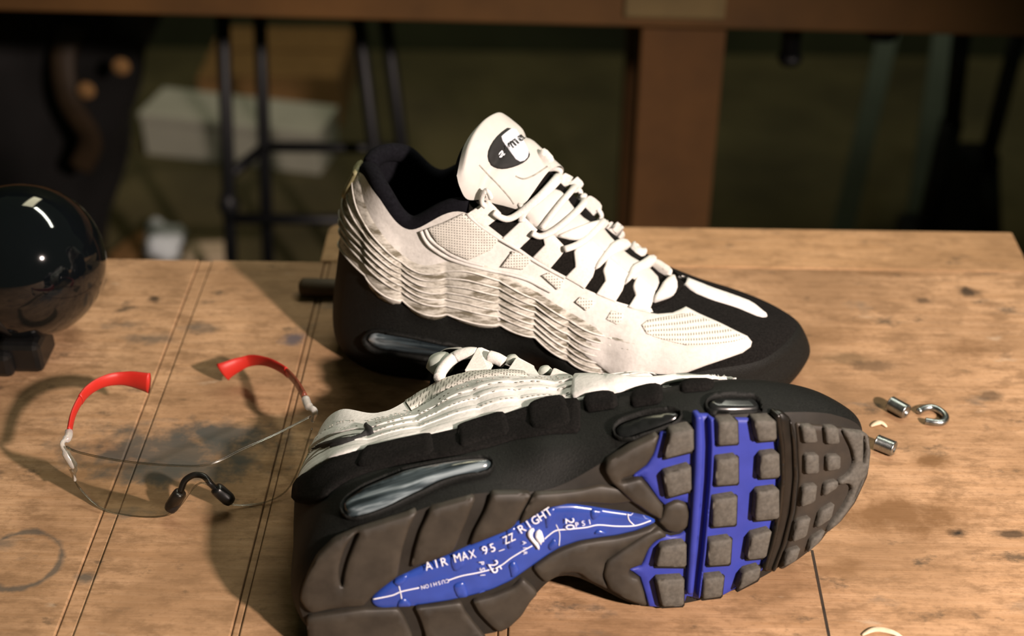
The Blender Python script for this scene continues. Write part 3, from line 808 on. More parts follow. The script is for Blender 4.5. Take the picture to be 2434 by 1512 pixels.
lace(c2([(598, 800), (605, 755), (650, 705), (740, 625), (830, 540), (905, 465)]), r=0.0021)
lace(c2([(670, 880), (720, 905), (790, 885), (870, 835), (950, 765), (1010, 700), (1030, 640)]))
lace(c2([(735, 850), (800, 760), (880, 660), (950, 590), (1000, 560)]), r=0.0020)
lace(c2([(900, 1000), (980, 975), (1050, 930), (1120, 860), (1180, 800)]), r=0.0024)
lace(c2([(385, 640), (360, 585), (325, 610), (318, 670), (345, 700)]), m=-.0315, r=0.0020)
lace(c2([(800, 430), (850, 425), (885, 445), (870, 490), (830, 520)]), m=.018, r=0.0020)
lace(c2([(960, 590), (1010, 575), (1030, 610), (1010, 660)]), m=.018, r=0.0020)
lace(c2([(1030, 700), (1060, 770), (1110, 815), (1165, 800), (1178, 760), (1150, 715)]), m=.019, r=0.0019)
# far side loops
for q in (c2([(708, 322), (745, 303), (822, 388), (792, 422)]), c2([(885, 482), (915, 470), (1005, 540), (1025, 585), (985, 575)]),
          c2([(1060, 640), (1095, 640), (1165, 700), (1160, 745), (1070, 685)]), c2([(1215, 835), (1240, 822), (1330, 895), (1335, 940), (1260, 895)]),
          c2([(1370, 985), (1410, 970), (1485, 1035), (1480, 1075), (1400, 1020)]), c2([(1530, 1115), (1570, 1112), (1680, 1185), (1670, 1225), (1560, 1150)])):
    patch('lace_loop', q, ca, M['strap'], RL, t=0.0045, w=3, grid=7, base=-0.002, edge=0.7, relax=2)
for q in (c1([(1085, 400), (1150, 470), (1220, 540), (1300, 630), (1335, 680)]), c2([(560, 480), (620, 500), (700, 470), (790, 410)])):
    P = [ct(*p) for p in cr(q, 8)]; tube('seam', [p-n*0.0001 for p, n in P], 0.0005, M['thread'], tgL, n=6)
# tongue badge
badge = patch('tongue_label', c2([(520, 122), (440, 178), (385, 245), (355, 320), (368, 390), (415, 425), (480, 432), (560, 412), (630, 378), (665, 335), (650, 300), (590, 200)]), ct, M['ink'], RL, t=0.0012, w=4, grid=8, base=-0.0008, label='black and white oval label on the tongue')
ct2 = caster(bvtL, lift=0.0014)
patch('label_field', c2([(442, 208), (470, 180), (540, 132), (580, 185), (650, 305), (635, 368), (572, 385), (500, 290)]), ct2, M['print'], badge, t=0.0003, w=2, grid=8, base=-0.0004)
lettering('a', *c2([(425, 385), (515, 322)]), 29, ct2, M['print'], badge, lift=0.0006)
lettering('ir', *c2([(478, 320), (545, 275)]), 22, ct2, M['ink'], badge, lift=0.0010)
lettering('ma', *c2([(535, 300), (632, 222)]), 24, ct2, M['ink'], badge, lift=0.0010)
# sole window
patch('air_window', c4([(320, 720), (345, 680), (400, 665), (600, 700), (850, 750), (1080, 800), (1120, 840), (1060, 880), (850, 850), (600, 820), (400, 790)]), cu, M['air'], RL, t=0.0022, w=8, grid=10, base=-0.001)
patch('window_rim', c4([(270, 730), (310, 650), (400, 628), (700, 675), (1000, 740), (1190, 800), (1200, 880), (1100, 930), (850, 900), (560, 870), (350, 830)]), cu, M['midsole'], RL, t=0.0026, w=5, grid=11, base=-0.001,
      holes=(c4([(312, 722), (340, 672), (400, 655), (600, 690), (850, 740), (1085, 790), (1130, 840), (1065, 890), (850, 860), (600, 830), (395, 800)]),))

# ============================================================ overturned (right) sneaker
SR, RR, outR, tgR, bvR, bvaR, bvtR = build_shoe('right')
M['air'] = air('smoky_air_window_lying', SR.X, SR.Y, SR.Z)
ru, ra = caster(bvR), caster(bvaR)
_l = np.linspace(-.03, .325, 90); _m = np.linspace(-.09, .08, 12)
def solegrid(dz):
    V = [SR.w(A_([l, m, sole_z(l)-dz])) for l in _l for m in _m]
    return BVHTree.FromPolygons([Vector(v) for v in V], gridfaces(90, 12))
_sg = {}
def rs(dz=0.0):
    if dz not in _sg: _sg[dz] = caster(solegrid(dz))
    return _sg[dz]
def pad(name, poly, mat, t, parent=outR, w=5, grid=14, deep=None, edge=0.72, rnd_=1, holes=(), **kw):
    """a raised piece of tread: its face is traced at height t above the sole plate"""
    return tread(name, poly, mat, t, parent, w, grid, rnd_, holes, **kw)
def tread(name, poly, mat, t, parent, w, grid, rnd_, holes, drop=0.0009, **kw):
    P = dens(chaikin(poly, rnd_, 0.25, 5.0) if rnd_ else list(poly), grid*0.7); H = [dens(chaikin(h, 1), grid*0.7) for h in holes]
    P2, T, K = tri2d(P, H, grid, w); c0 = rs(t)
    # the traced outline is the face; its rim is eased down by drop
    return solid(name, P2, T, [1 if k else 0 for k in K], lambda x, y: c0(x, y), mat, parent, 0.0, -(t+0.0015), 1.0, None, rim=drop, **kw)
def grow(P, k):
    cx = sum(p[0] for p in P)/len(P); cy = sum(p[1] for p in P)/len(P); out = []
    n = len(P); sg = 1 if area2(P) > 0 else -1
    for i in range(n):
        a, b = P[i-1], P[(i+1) % n]; tx, ty = b[0]-a[0], b[1]-a[1]; L = math.hypot(tx, ty)+1e-9
        out.append((P[i][0]+ty/L*k*sg, P[i][1]-tx/L*k*sg))
    return out
# heel pads (slit holes stay open)
HP = 0.0030
pad('heel_pad', c6([(112, 965), (125, 880), (165, 780), (255, 620), (400, 480), (600, 392), (800, 330), (1000, 268), (1090, 230), (1015, 380), (965, 540), (935, 700), (925, 775), (850, 830), (720, 930), (672, 985), (640, 1022), (500, 1030), (350, 1050), (210, 1082), (160, 1040)]), M['rubber'], HP,
    holes=(c6([(598, 405), (555, 440), (490, 530), (445, 660), (435, 760), (455, 862), (470, 860), (482, 760), (510, 650), (570, 500), (606, 425)]),))
pad('heel_pad', c6([(1200, 215), (1400, 160), (1570, 115), (1500, 300), (1440, 440), (1400, 545), (1350, 592), (1160, 662), (1035, 702), (1062, 560), (1110, 400)]), M['rubber'], HP)
pad('heel_pad', c6([(1705, 90), (1900, 85), (2035, 92), (1945, 250), (1890, 360), (1820, 402), (1700, 450), (1515, 522), (1560, 400), (1650, 230)]), M['rubber'], HP)
pad('heel_pad', c6([(2060, 92), (2250, 82), (2434, 60), (2600, 20), (2860, 60), (2900, 150), (2700, 180), (2500, 165), (2350, 170), (2150, 215), (1925, 355), (1965, 250)]), M['rubber'], HP*0.7)
pad('heel_pad', c6([(165, 1115), (350, 1088), (640, 1045), (700, 1045), (930, 1038), (985, 1120), (1050, 1270), (1000, 1440), (800, 1560), (500, 1560), (280, 1440), (180, 1290)]), M['rubber'], HP)
pad('heel_pad', c6([(1062, 1032), (1280, 1008), (1450, 985), (1490, 1075), (1590, 1200), (1690, 1330), (1500, 1450), (1180, 1480), (1150, 1250), (1110, 1130)]), M['rubber'], HP)
pad('heel_pad', c6([(1540, 978), (1700, 940), (1880, 868), (1960, 790), (2040, 860), (2085, 915), (2020, 985), (1950, 1100), (1850, 1195), (1765, 1238), (1680, 1170), (1595, 1080)]), M['rubber'], HP)
# waist rubber between arch and blue plate
pad('waist_pad', c7([(-250, 1215), (-191, 1172), (-100, 1128), (-5, 1094), (110, 1074), (217, 1062), (330, 1034), (426, 1002), (470, 985), (420, 1045), (260, 1130), (160, 1200), (140, 1290), (170, 1370), (60, 1318), (0, 1272), (-70, 1265), (-140, 1290), (-205, 1330), (-250, 1290), (-285, 1240)]), M['rubber'], HP*0.8)
# blue shank plate with its print
shank = c8([(75, 890), (90, 850), (180, 770), (260, 715), (400, 640), (560, 570), (720, 505), (860, 440), (1000, 380), (1160, 300), (1300, 220), (1450, 150), (1560, 110), (1700, 105), (1850, 125), (2000, 150), (2150, 170), (2300, 200), (2372, 235), (2330, 270), (2200, 320), (2050, 355), (1900, 375), (1750, 400), (1600, 450), (1500, 510), (1400, 580), (1300, 650), (1200, 720), (1050, 790), (880, 840), (700, 880), (500, 910), (330, 930), (180, 945), (110, 930)])
sp = pad('shank_plate', shank, M['film'], 0.0014, w=6, label='translucent blue plate printed with white lettering')
for q in ([(280, 932), (300, 870), (350, 850), (395, 895), (400, 928)], [(250, 735), (285, 705), (372, 665), (355, 730), (300, 775)], [(715, 595), (715, 515), (830, 468), (832, 600), (750, 655)], [(735, 775), (750, 742), (825, 720), (862, 850), (772, 860)],
          [(1165, 345), (1160, 310), (1242, 275), (1222, 455), (1172, 470)], [(1178, 585), (1232, 552), (1275, 640), (1205, 705)], [(1470, 205), (1480, 150), (1562, 120), (1530, 235), (1485, 312)],
          [(1490, 445), (1550, 365), (1592, 430), (1525, 485)], [(1840, 140), (1952, 158), (1905, 200), (1870, 238), (1840, 212)], [(1860, 345), (1900, 300), (1972, 322), (1960, 355)]):
    pad('plate_tab', c8(q), M['film'], 0.0024, parent=sp, w=3, grid=9)
pc = rs(0.0014)
def pline(pts, wpx): patch('printed_line', ribbon_poly(c8(pts), wpx), rs(0.0017), M['print'], sp, t=0.0001, w=0, grid=8, base=-0.0002, rnd_=0)
pline([(90, 862), (240, 832), (320, 800), (460, 770)], 2.4)
pline([(690, 712), (800, 675), (950, 645), (1100, 600), (1200, 530), (1300, 470), (1370, 432)], 2.4)
pline([(1470, 378), (1500, 350), (1560, 310), (1650, 300), (1800, 285), (1900, 265), (2050, 275), (2200, 270), (2322, 230)], 2.4)
pline([(285, 705), (312, 810), (330, 920)], 2.4)
pline([(2138, 176), (2148, 225), (2190, 268)], 2.2)
pline([(1562, 262), (1590, 335), (1585, 432)], 1.8)
LC = rs(0.0017); LCb = rs(0.0029)
def lt(s, a, b, h, lift=0.0003): return lettering(s, *c8([a, b]), h, LCb, M['print'], sp, lift=lift)
lt('AIR', (512, 630), (702, 580), 20)
lt('MAX', (745, 565), (925, 520), 20)
lt('95_', (970, 505), (1150, 445), 20)
lt('ZZ', (1150, 420), (1240, 378), 19)
lt('RIGHT', (1278, 335), (1540, 168), 20)
lt('20', (1636, 205), (1640, 305), 21)
lt('PSI', (1708, 285), (1860, 250), 12)
lt('25', (1012, 575), (1062, 660), 24)
lt('PSI', (940, 548), (955, 690), 12)
lt('CUSHION', (700, 692), (470, 752), 9)
lt('AIR', (1290, 385), (1300, 510), 9)
# small logo: a white tick over a word block
patch('logo_mark', c8([(1338, 320), (1362, 298), (1392, 300), (1372, 330), (1372, 362), (1392, 392), (1428, 425), (1425, 475), (1398, 432), (1352, 380), (1334, 348)]), LCb, M['print'], sp, t=0.0002, w=0, grid=6, base=-0.0012)
patch('logo_mark', c8([(1398, 325), (1442, 305), (1466, 380), (1462, 402), (1448, 398), (1440, 430), (1425, 408), (1400, 385)]), LCb, M['print'], sp, t=0.0002, w=0, grid=6, base=-0.0012)
# forefoot: blue web, bar, lugs
web = pad('tread_web', c7([(692, 345), (700, 322), (765, 322), (800, 345), (1180, 345), (1195, 520), (1205, 700), (1190, 900), (1155, 1060), (1095, 1250), (1010, 1320), (880, 1392), (830, 1418), (720, 1428), (640, 1408), (625, 1450), (470, 1475), (412, 1470), (382, 1370), (358, 1295), (290, 1245), (370, 1225), (410, 1122), (455, 1080), (500, 1035), (545, 1050), (600, 1038), (648, 1000), (657, 905), (640, 850), (580, 834), (510, 868), (470, 830), (400, 730), (370, 695), (312, 690), (400, 625), (440, 560), (482, 430), (540, 415), (682, 388)]), M['blue'], 0.0012, w=4, rnd_=0)
pad('tread_bar', c7([(692, 330), (735, 325), (742, 500), (735, 700), (722, 900), (702, 1150), (678, 1400), (640, 1400), (655, 1150), (672, 900), (685, 700), (692, 500)]), M['blue'], 0.0052, parent=web, w=6)
pad('tread_bar', c7([(778, 345), (800, 350), (806, 500), (795, 700), (775, 900), (755, 1150), (720, 1420), (706, 1422), (738, 1150), (762, 900), (778, 700), (785, 500)]), M['blue'], 0.0056, parent=web, w=2)
LH = 0.0068
lugs = [[(545, 425), (680, 402), (682, 540), (505, 588)], [(500, 675), (665, 628), (668, 780), (525, 820)], [(485, 1112), (560, 1097), (637, 1092), (637, 1235), (452, 1233)], [(455, 1312), (625, 1302), (622, 1468), (492, 1475)],
        [(830, 362), (945, 357), (950, 498), (826, 508)], [(818, 590), (950, 572), (950, 738), (812, 750)], [(798, 830), (942, 806), (936, 985), (792, 998)], [(772, 1082), (912, 1062), (900, 1220), (767, 1230)], [(742, 1302), (866, 1287), (850, 1413), (732, 1430)],
        [(1045, 352), (1175, 352), (1180, 475), (1067, 485)], [(1087, 560), (1195, 547), (1200, 698), (1077, 708)], [(1062, 780), (1195, 762), (1195, 945), (1048, 960)], [(1027, 1045), (1152, 1012), (1116, 1180), (1002, 1194)], [(982, 1262), (1087, 1232), (1072, 1308), (942, 1380)]]
for q in lugs:
    lg = pad('lug', c7(q), M['lug'], LH, w=4, grid=15)
    pad('lug_shade_collar', grow([(x-2.5, y-0.5) for x, y in c7(q)], 5.5), M['rubberdark'], 0.0024, w=2, grid=15)  # black rubber collar set leftward, putting the shadow gap round each lug into colour
pad('pivot_pad', c7([(512, 872), (580, 838), (638, 856), (652, 920), (640, 1000), (580, 1034), (520, 1018), (492, 985), (468, 965), (495, 930)]), M['rubber'], 0.0040, w=5)
# petals of rubber behind the blue web
pad('tread_petal', c7([(165, 610), (300, 525), (474, 440), (440, 560), (398, 622), (310, 690), (250, 705), (245, 735), (365, 702), (400, 742), (500, 872), (488, 955), (400, 905), (290, 825), (185, 725), (148, 660)]), M['rubber'], 0.0040, w=6)
pad('tread_petal', c7([(478, 1005), (525, 1050), (450, 1080), (408, 1130), (368, 1222), (290, 1250), (302, 1292), (352, 1302), (380, 1380), (402, 1470), (300, 1440), (180, 1372), (140, 1290), (160, 1200), (260, 1130), (390, 1045)]), M['rubber'], 0.0040, w=6)
# flex bar
fb = pad('flex_bar', c7([(1168, 318), (1215, 303), (1262, 340), (1298, 500), (1304, 700), (1280, 900), (1232, 1100), (1170, 1262), (1098, 1256), (1150, 1080), (1192, 900), (1206, 700), (1196, 500)]), M['flex'], 0.0030, w=5)
pad('flex_ridge', c7([(1170, 325), (1205, 312), (1228, 500), (1232, 700), (1212, 900), (1170, 1100), (1122, 1256), (1100, 1256), (1152, 1080), (1194, 900), (1208, 700), (1198, 500)]), M['flex'], 0.0058, parent=fb, w=5)
pad('flex_ridge', c7([(1262, 345), (1285, 420), (1300, 540), (1304, 700), (1282, 900), (1234, 1100), (1172, 1262), (1150, 1262), (1212, 1100), (1262, 900), (1282, 700), (1276, 520)]), M['flex'], 0.0048, parent=fb, w=4)
# toe tread
pad('toe_plate', c7([(1290, 365), (1420, 380), (1600, 400), (1728, 436), (1745, 540), (1725, 690), (1650, 850), (1560, 968), (1485, 1022), (1440, 1085), (1360, 1150), (1300, 1195), (1215, 1248), (1190, 1240), (1240, 1100), (1290, 900), (1310, 700), (1300, 500)]), M['toeplate'], 0.0010, w=4)
toe = [c10(q) for q in ([(300, 182), (410, 188), (435, 325), (318, 330)], [(332, 418), (442, 415), (445, 575), (330, 585)], [(315, 675), (432, 662), (412, 810), (292, 855)], [(265, 958), (380, 928), (340, 1095), (222, 1140)], [(195, 1205), (295, 1175), (262, 1285), (150, 1352)],
        [(492, 190), (600, 195), (615, 335), (505, 338)], [(512, 425), (620, 425), (620, 540), (508, 560)], [(498, 650), (600, 628), (600, 690), (478, 770)], [(458, 880), (575, 815), (545, 945), (415, 1030)], [(385, 1100), (500, 1035), (455, 1130), (345, 1230)])]
for q in toe: pad('lug', q, M['lug'], 0.0042, w=4, grid=14)
pad('toe_bumper', c10([(640, 215), (840, 245), (865, 400), (850, 545), (790, 690), (720, 830), (610, 980), (510, 1060), (545, 985), (640, 860), (705, 740), (715, 680), (680, 655), (620, 672), (600, 640), (690, 580), (740, 480), (715, 370), (680, 300)]), M['lug'], 0.0040, w=5,
    holes=(c10([(805, 265), (825, 270), (830, 400), (815, 512), (802, 500), (808, 390)]), c10([(795, 620), (805, 640), (765, 740), (722, 825), (735, 770)])))
# ---- side of the sole
for q in (c5([(560, 805), (800, 748), (1030, 702), (1058, 720), (1075, 862), (820, 922), (600, 962), (500, 960)]), c5([(1228, 660), (1262, 635), (1400, 590), (1550, 545), (1590, 575), (1622, 722), (1450, 762), (1250, 832)]),
          c5([(1738, 520), (1768, 480), (1850, 450), (1990, 430), (2030, 470), (2058, 650), (1900, 692), (1752, 682)]),
          c7([(15, 235), (40, 198), (110, 182), (190, 180), (222, 215), (222, 275), (30, 305)]), c7([(298, 205), (330, 168), (400, 146), (470, 142), (496, 178), (490, 245), (300, 275)]), c7([(588, 140), (640, 114), (780, 112), (808, 140), (770, 172), (600, 186)])):
    patch('side_block', q, ru, M['suede'], RR, t=0.0030, w=7, grid=12, base=-0.001)
win = c5([(418, 1240), (450, 1190), (560, 1110), (700, 1050), (880, 980), (1100, 935), (1300, 905), (1450, 898), (1482, 925), (1465, 965), (1400, 985), (1250, 1010), (1120, 1050), (1000, 1110), (880, 1165), (760, 1225), (620, 1280), (510, 1308), (440, 1295)])
patch('air_window', win, ru, M['air'], RR, t=0.0042, w=9, grid=10, base=-0.001, edge=0.25, label='smoky clear window in the side of the sole')
patch('window_rim', grow(win, 9), ru, M['midsole'], RR, t=0.0030, w=3, grid=11, base=-0.001, holes=(grow(win, 1.5),))
for q in (c7([(205, 410), (250, 372), (400, 322), (560, 300), (600, 325), (575, 362), (450, 410), (290, 462), (222, 452)]), c7([(758, 258), (790, 228), (900, 217), (1020, 222), (1058, 245), (1072, 288), (1048, 304), (900, 308), (792, 304), (765, 284)])):
    patch('air_window', q, ru, M['blackgloss'], RR, t=0.0022, w=7, grid=9, base=-0.001, edge=0.1)
    patch('window_rim', grow(q, 10), ru, M['midsole'], RR, t=0.0030, w=4, grid=9, base=-0.001, holes=(grow(q, 1.0),))
patch('sole_wrap', c5([(45, 1080), (100, 1006), (300, 906), (600, 806), (1040, 716), (1230, 670), (1560, 566), (1740, 506), (2000, 452), (2117, 446), (2117, 690), (1900, 702), (1640, 742), (1480, 792), (1250, 850), (1080, 882), (800, 926), (600, 972), (430, 1042), (330, 1112), (300, 1160), (180, 1212), (52, 1190)]), ru, M['suede'], RR, t=0.0018, w=4, grid=14, base=-0.001)
# ---- upper
patch('swoosh', c5([(188, 812), (290, 770), (400, 745), (480, 735), (540, 715), (572, 682), (562, 650), (582, 634), (622, 660), (632, 695), (605, 708), (570, 715), (545, 730), (490, 746), (400, 776), (320, 796)]), ru, M['ink'], RR, t=0.0020, w=2, grid=7, base=-0.0002, rnd_=0, label='small black curved tick on the heel side')
white_toe = c7([(-60, 225), (20, 205), (200, 180), (300, 165), (470, 140), (600, 118), (780, 105), (955, 92), (860, 82), (700, 84), (600, 72), (460, 90), (300, 92), (150, 75), (60, 62), (-40, 60)])
patch('forefoot_panel', white_toe, ru, M['panel2'], RR, t=0.0016, w=4, grid=9, base=-0.001)
_st = np.linspace(14.7, 16.5, 40)
mk('mesh_panel', [SR.w(surf(q, 3+2*vn, 0.0010 if 0 < k < 5 else -0.0004)) for k, vn in enumerate((.70, .705, .78, .86, .965, .97)) for q in _st], gridfaces(6, 40), M['mesh'], RR)
def slab(name, q, m, th, mat, parent=RR, S=SR, rr=1):
    q = chaikin(q, rr) if rr else q
    n = len(q); fa = [S.at(x, y, 1, m) for x, y in q]; fb = [p-S.Y*th for p in fa]
    o = mk(name, fa+fb, [tuple(range(n)), tuple(range(2*n-1, n-1, -1))]+[(i, (i+1) % n, n+(i+1) % n, n+i) for i in range(n)], mat, parent, smooth=False)
    bevel(o, th*0.25); return o
def spans(name, q, hv, th, mat):
    """strap whose pixels are placed at a height above the sole plane per vertex"""
    n = len(q); fa = [SR.at(x, y, 2, h) for (x, y), h in zip(q, hv)]; fb = [p-SR.Y*th+SR.Z*0.0005 for p in fa]
    o = mk(name, fa+fb, [tuple(range(n)), tuple(range(2*n-1, n-1, -1))]+[(i, (i+1) % n, n+(i+1) % n, n+i) for i in range(n)], mat, RR, smooth=False)
    bevel(o, 0.0006); return o
spans('strap', c9([(505, 385), (660, 122), (705, 120), (878, 195), (872, 222), (780, 375)]), [.107, .122, .1225, .1205, .119, .104], .003, M['strap'])
spans('strap', c9([(985, 410), (1100, 242), (1135, 238), (1315, 335), (1318, 350), (1395, 470)]), [.095, .107, .1075, .104, .103, .088], .003, M['strap'])
spans('strap', c9([(1480, 470), (1535, 360), (1565, 362), (1720, 440), (1850, 480)]), [.083, .091, .091, .087, .080], .003, M['strap'])
def lace_r(pts, hh, r):
    C_ = cr(pts, 6); hs = np.interp(np.linspace(0, 1, len(C_)), np.linspace(0, 1, len(hh)), hh)
    tube('lace', [SR.at(x, y, 2, h) for (x, y), h in zip(C_, hs)], r, M['lace'], RR, n=10)
lace_r(c9([(215, 480), (240, 400), (330, 290), (450, 215), (560, 190), (640, 195)]), [.112, .124, .121], .0033)
lace_r(c9([(800, 230), (880, 255), (960, 300)]), [.114, .110], .0034)
v, f = lathe([(0.0, -.006), (.006, -.005), (.009, 0), (.006, .005), (0.0, .006)], 16)
p = SR.at(*c9([(235, 315)])[0], 2, .128)
for q, h, r in ((c9([(235, 318)])[0], .128, .0085), (c9([(1060, 270)])[0], .112, .004), (c9([(1440, 400)])[0], .095, .004)):
    p = SR.at(q[0], q[1], 2, h); vv = v*(r/.009)
    mk('tongue_edge', vv @ A_([SR.X, SR.Z, SR.Y])+p, f, M['tab2'] if 'tab2' in M else M['strap'], RR)

# ============================================================ safety glasses
GL = root('safety_glasses', on(400, 1190, 0.0), 'clear safety glasses with red arm tips and a black nose piece', 'glasses')
top = [((158, 1062), .041), ((190, 1076), .041), ((290, 1096), .040), ((420, 1107), .040), ((500, 1103), .040), ((580, 1066), .040), ((660, 1030), .038), ((738, 990), .035)]
bot = [((168, 1118), .018), ((192, 1165), .007), ((262, 1218), .001), ((400, 1226), .001), ((478, 1150), .017), ((556, 1202), .002), ((680, 1170), .003), ((742, 1020), .026)]
Tt = cr([on(*p, z) for p, z in top], 8); Bb = cr([on(*p, z) for p, z in bot], 8)
V = []
for k in range(9):
    t = k/8
    for a, b in zip(Tt, Bb): V.append(a*(1-t)+b*t+A_([0, -.004, .0])*math.sin(math.pi*t))
F = gridfaces(9, len(Tt))
ln = mk('lens', V, F, M['clear'], GL, label='clear wraparound lens')
tube('brow_edge', Tt, 0.0006, M['rim'], ln, n=6)
tube('lower_edge', Bb+A_([0, 0, .0006]), 0.0005, M['rim'], ln, n=6)
def arm(pts, zs, rs_, mats, name='arm'):
    C_ = cr(pts, 8); zz = np.interp(np.linspace(0, 1, len(C_)), np.linspace(0, 1, len(zs)), zs); rr = np.interp(np.linspace(0, 1, len(C_)), np.linspace(0, 1, len(rs_)), rs_)
    P = A_([on(x, y, z) for (x, y), z in zip(C_, zz)]); k = int(len(P)*0.34)
    tube('arm_tip', P[k-1:], rr[k-1:], M['red'], GL, n=12, flat=2.4, up=(0, 0, 1), label='red plastic arm tip')
    tube('arm', P[:k], rr[:k]*0.95, mats, GL, n=12, flat=2.2, up=(0, 0, 1), label='translucent red arm')
arm(c13([(228, 690), (255, 560), (305, 450), (375, 355), (480, 285), (600, 250), (740, 250), (895, 285)]), [.040, .040, .039, .036, .034], [.0014, .0014, .0015, .0016, .0020, .0031], M['red'])
arm(c14([(1185, 430), (1130, 330), (1060, 245), (980, 185), (880, 140), (760, 125), (640, 160), (515, 222)]), [.034, .030, .024, .016, .011], [.0018, .0016, .0014, .0014, .0018, .0030], M['redclear'])
tube('hinge', cr([on(*p, z) for p, z in zip(c13([(225, 690), (215, 740), (168, 790), (205, 880), (255, 960), (270, 1000), (275, 1100)]), (.040, .040, .040, .036, .031, .027, .019))], 6), [.0022]*9+[.0013]*8+[.0022]*10+[.0016]*5+[.0008]*5, M['hinge'], GL, n=10)
tube('hinge', cr([on(*p, z) for p, z in zip(c14([(1190, 440), (1215, 500), (1265, 540), (1250, 620)]), (.034, .034, .034, .026))], 6), [.0024]*8+[.0018]*7+[.0012]*4, M['hinge'], GL, n=10)

U = cr([on(*p, z) for p, z in zip(c14([(170, 1195), (200, 1115), (255, 1072), (310, 1062), (365, 1078), (415, 1135), (445, 1165)]), (.017, .022, .0245, .025, .0245, .021, .017))], 6)
nb = tube('nose_bridge', U, 0.0017, M['blackplastic'], GL, n=10, label='black rubber nose bridge')
for q, z in ((c14([(172, 1200), (125, 1275), (72, 1362)]), (.0165, .010, .0045)), (c14([(450, 1165), (520, 1225), (592, 1290)]), (.0165, .011, .006))):
    P = cr([on(*p, zz) for p, zz in zip(q, z)], 6)
    tube('nose_pad', P, [.0022, .0034, .0037]+[.0038]*7+[.0034, .003, .0016], M['blackplastic'], GL, n=12, label='black nose pad')

# ============================================================ glossy black shell at the bench's left
c = on(54, 622, .056); EB = root('glossy_dome', (c[0], c[1], 0.0), 'glossy black rounded dome on small black feet beside the safety glasses', 'dome')
prof = []
for k in range(25):
    a = -math.pi/2+math.pi*k/24; prof.append((0.0475*abs(math.cos(a))**0.92+1e-5, 0.0475*math.sin(a)))
v, f = lathe(prof, 40); v = v @ rotz(0).T
v[:, 0] *= 1.05
mk('shell', v+c, f, M['gloss'], EB)
v, f = lathe([(.0476, -.004), (.0492, -.003), (.0496, 0), (.0492, .003), (.0476, .004)], 40)
ry = A_([[math.cos(1.15), 0, math.sin(1.15)], [0, 1, 0], [-math.sin(1.15), 0, math.cos(1.15)]])
mk('rim', (v*A_([1.0, 1.0, 1])) @ ry.T+c+A_([-.012, 0, 0]), f, M['blackplastic'], EB)
q = on(58, 838, .010); box('foot', (q[0], q[1]+.006, .011), (.026, .03, .022), M['blackplastic'], EB, bev=.004)
q = on(5, 845, .010); box('foot', (q[0]-.006, q[1]+.004, .009), (.03, .03, .018), M['blackplastic'], EB, bev=.004)

# ============================================================ small things on the bench
c11 = view(2020, 900, 6.873)
def barrel(a, b, r, label):
    pa, pb = on(*a, r), on(*b, r); pa[2] = pb[2] = r
    ax = (pb-pa); L = np.linalg.norm(ax); ax /= L; sd = np.cross(A_([0, 0, 1.]), ax)
    pr = [(r*.45, 0.0012), (r*.45, 0), (r*.9, 0), (r, .0006)]
    nth = 12
    for k in range(nth):
        z = .0008+(L-.0016)*k/nth; dz = (L-.0016)/nth
        pr += [(r*.985, z+.1*dz), (r*.90, z+.5*dz), (r*.985, z+.9*dz)]
    pr += [(r, L-.0006), (r*.9, L), (r*.45, L), (r*.45, L-.002)]
    v, f = lathe(pr, 24); w_ = v @ A_([sd, np.cross(ax, sd), ax])+pa
    o = mk('threaded_insert', w_, f, M['steel'], smooth=True, loc=((pa[0]+pb[0])/2, (pa[1]+pb[1])/2, 0))
    return tag(o, label, 'insert', 'threaded steel inserts')
barrel(*c11([(655, 395), (930, 545)]), .0046, 'threaded zinc steel insert lying beside the open metal ring')
barrel(*c11([(430, 1030), (730, 1150)]), .0046, 'threaded zinc steel insert lying against the toe of the overturned sneaker')
P = cr([on(*p, .0022) for p in c11([(1110, 545), (1200, 490), (1330, 470), (1450, 510), (1550, 590), (1565, 660), (1500, 715), (1380, 715), (1290, 700), (1225, 690)])], 5); P[:, 2] = .0022
tag(tube('metal_ring', P, [.0012]+[.0021]*(len(P)-2)+[.0012], M['steel'], n=10), 'open bright steel ring lying next to a threaded insert', 'ring')
for q, lab in ((c11([(350, 755), (430, 718), (520, 705), (610, 765)]), 'pale curled wood shaving near the threaded inserts'), ([(2050, 1506), (2080, 1494), (2120, 1500), (2150, 1514)], 'pale wood shaving near the front of the bench')):
    P = cr([on(*p, .0018) for p in q], 6); n = len(P)
    r_ = .0017*np.sin(np.linspace(.3, math.pi-.3, n)); P[:, 2] = r_*0.5+.0003
    tag(tube('wood_shaving', P, r_, M['chip'], n=8, flat=.5), lab, 'wood shaving')
a = on(712, 682, .0058); b = a+A_([.062, -.002, 0]); a[2] = b[2] = .0060
P = A_([a+(b-a)*t for t in (0, .02, .06, .3, .6, 1)])
tag(tube('dowel', P, [.0035, .0052, .006, .006, .006, .006], M['dowel'], n=18), 'short dark wooden dowel lying behind the heel of the upright sneaker', 'dowel')

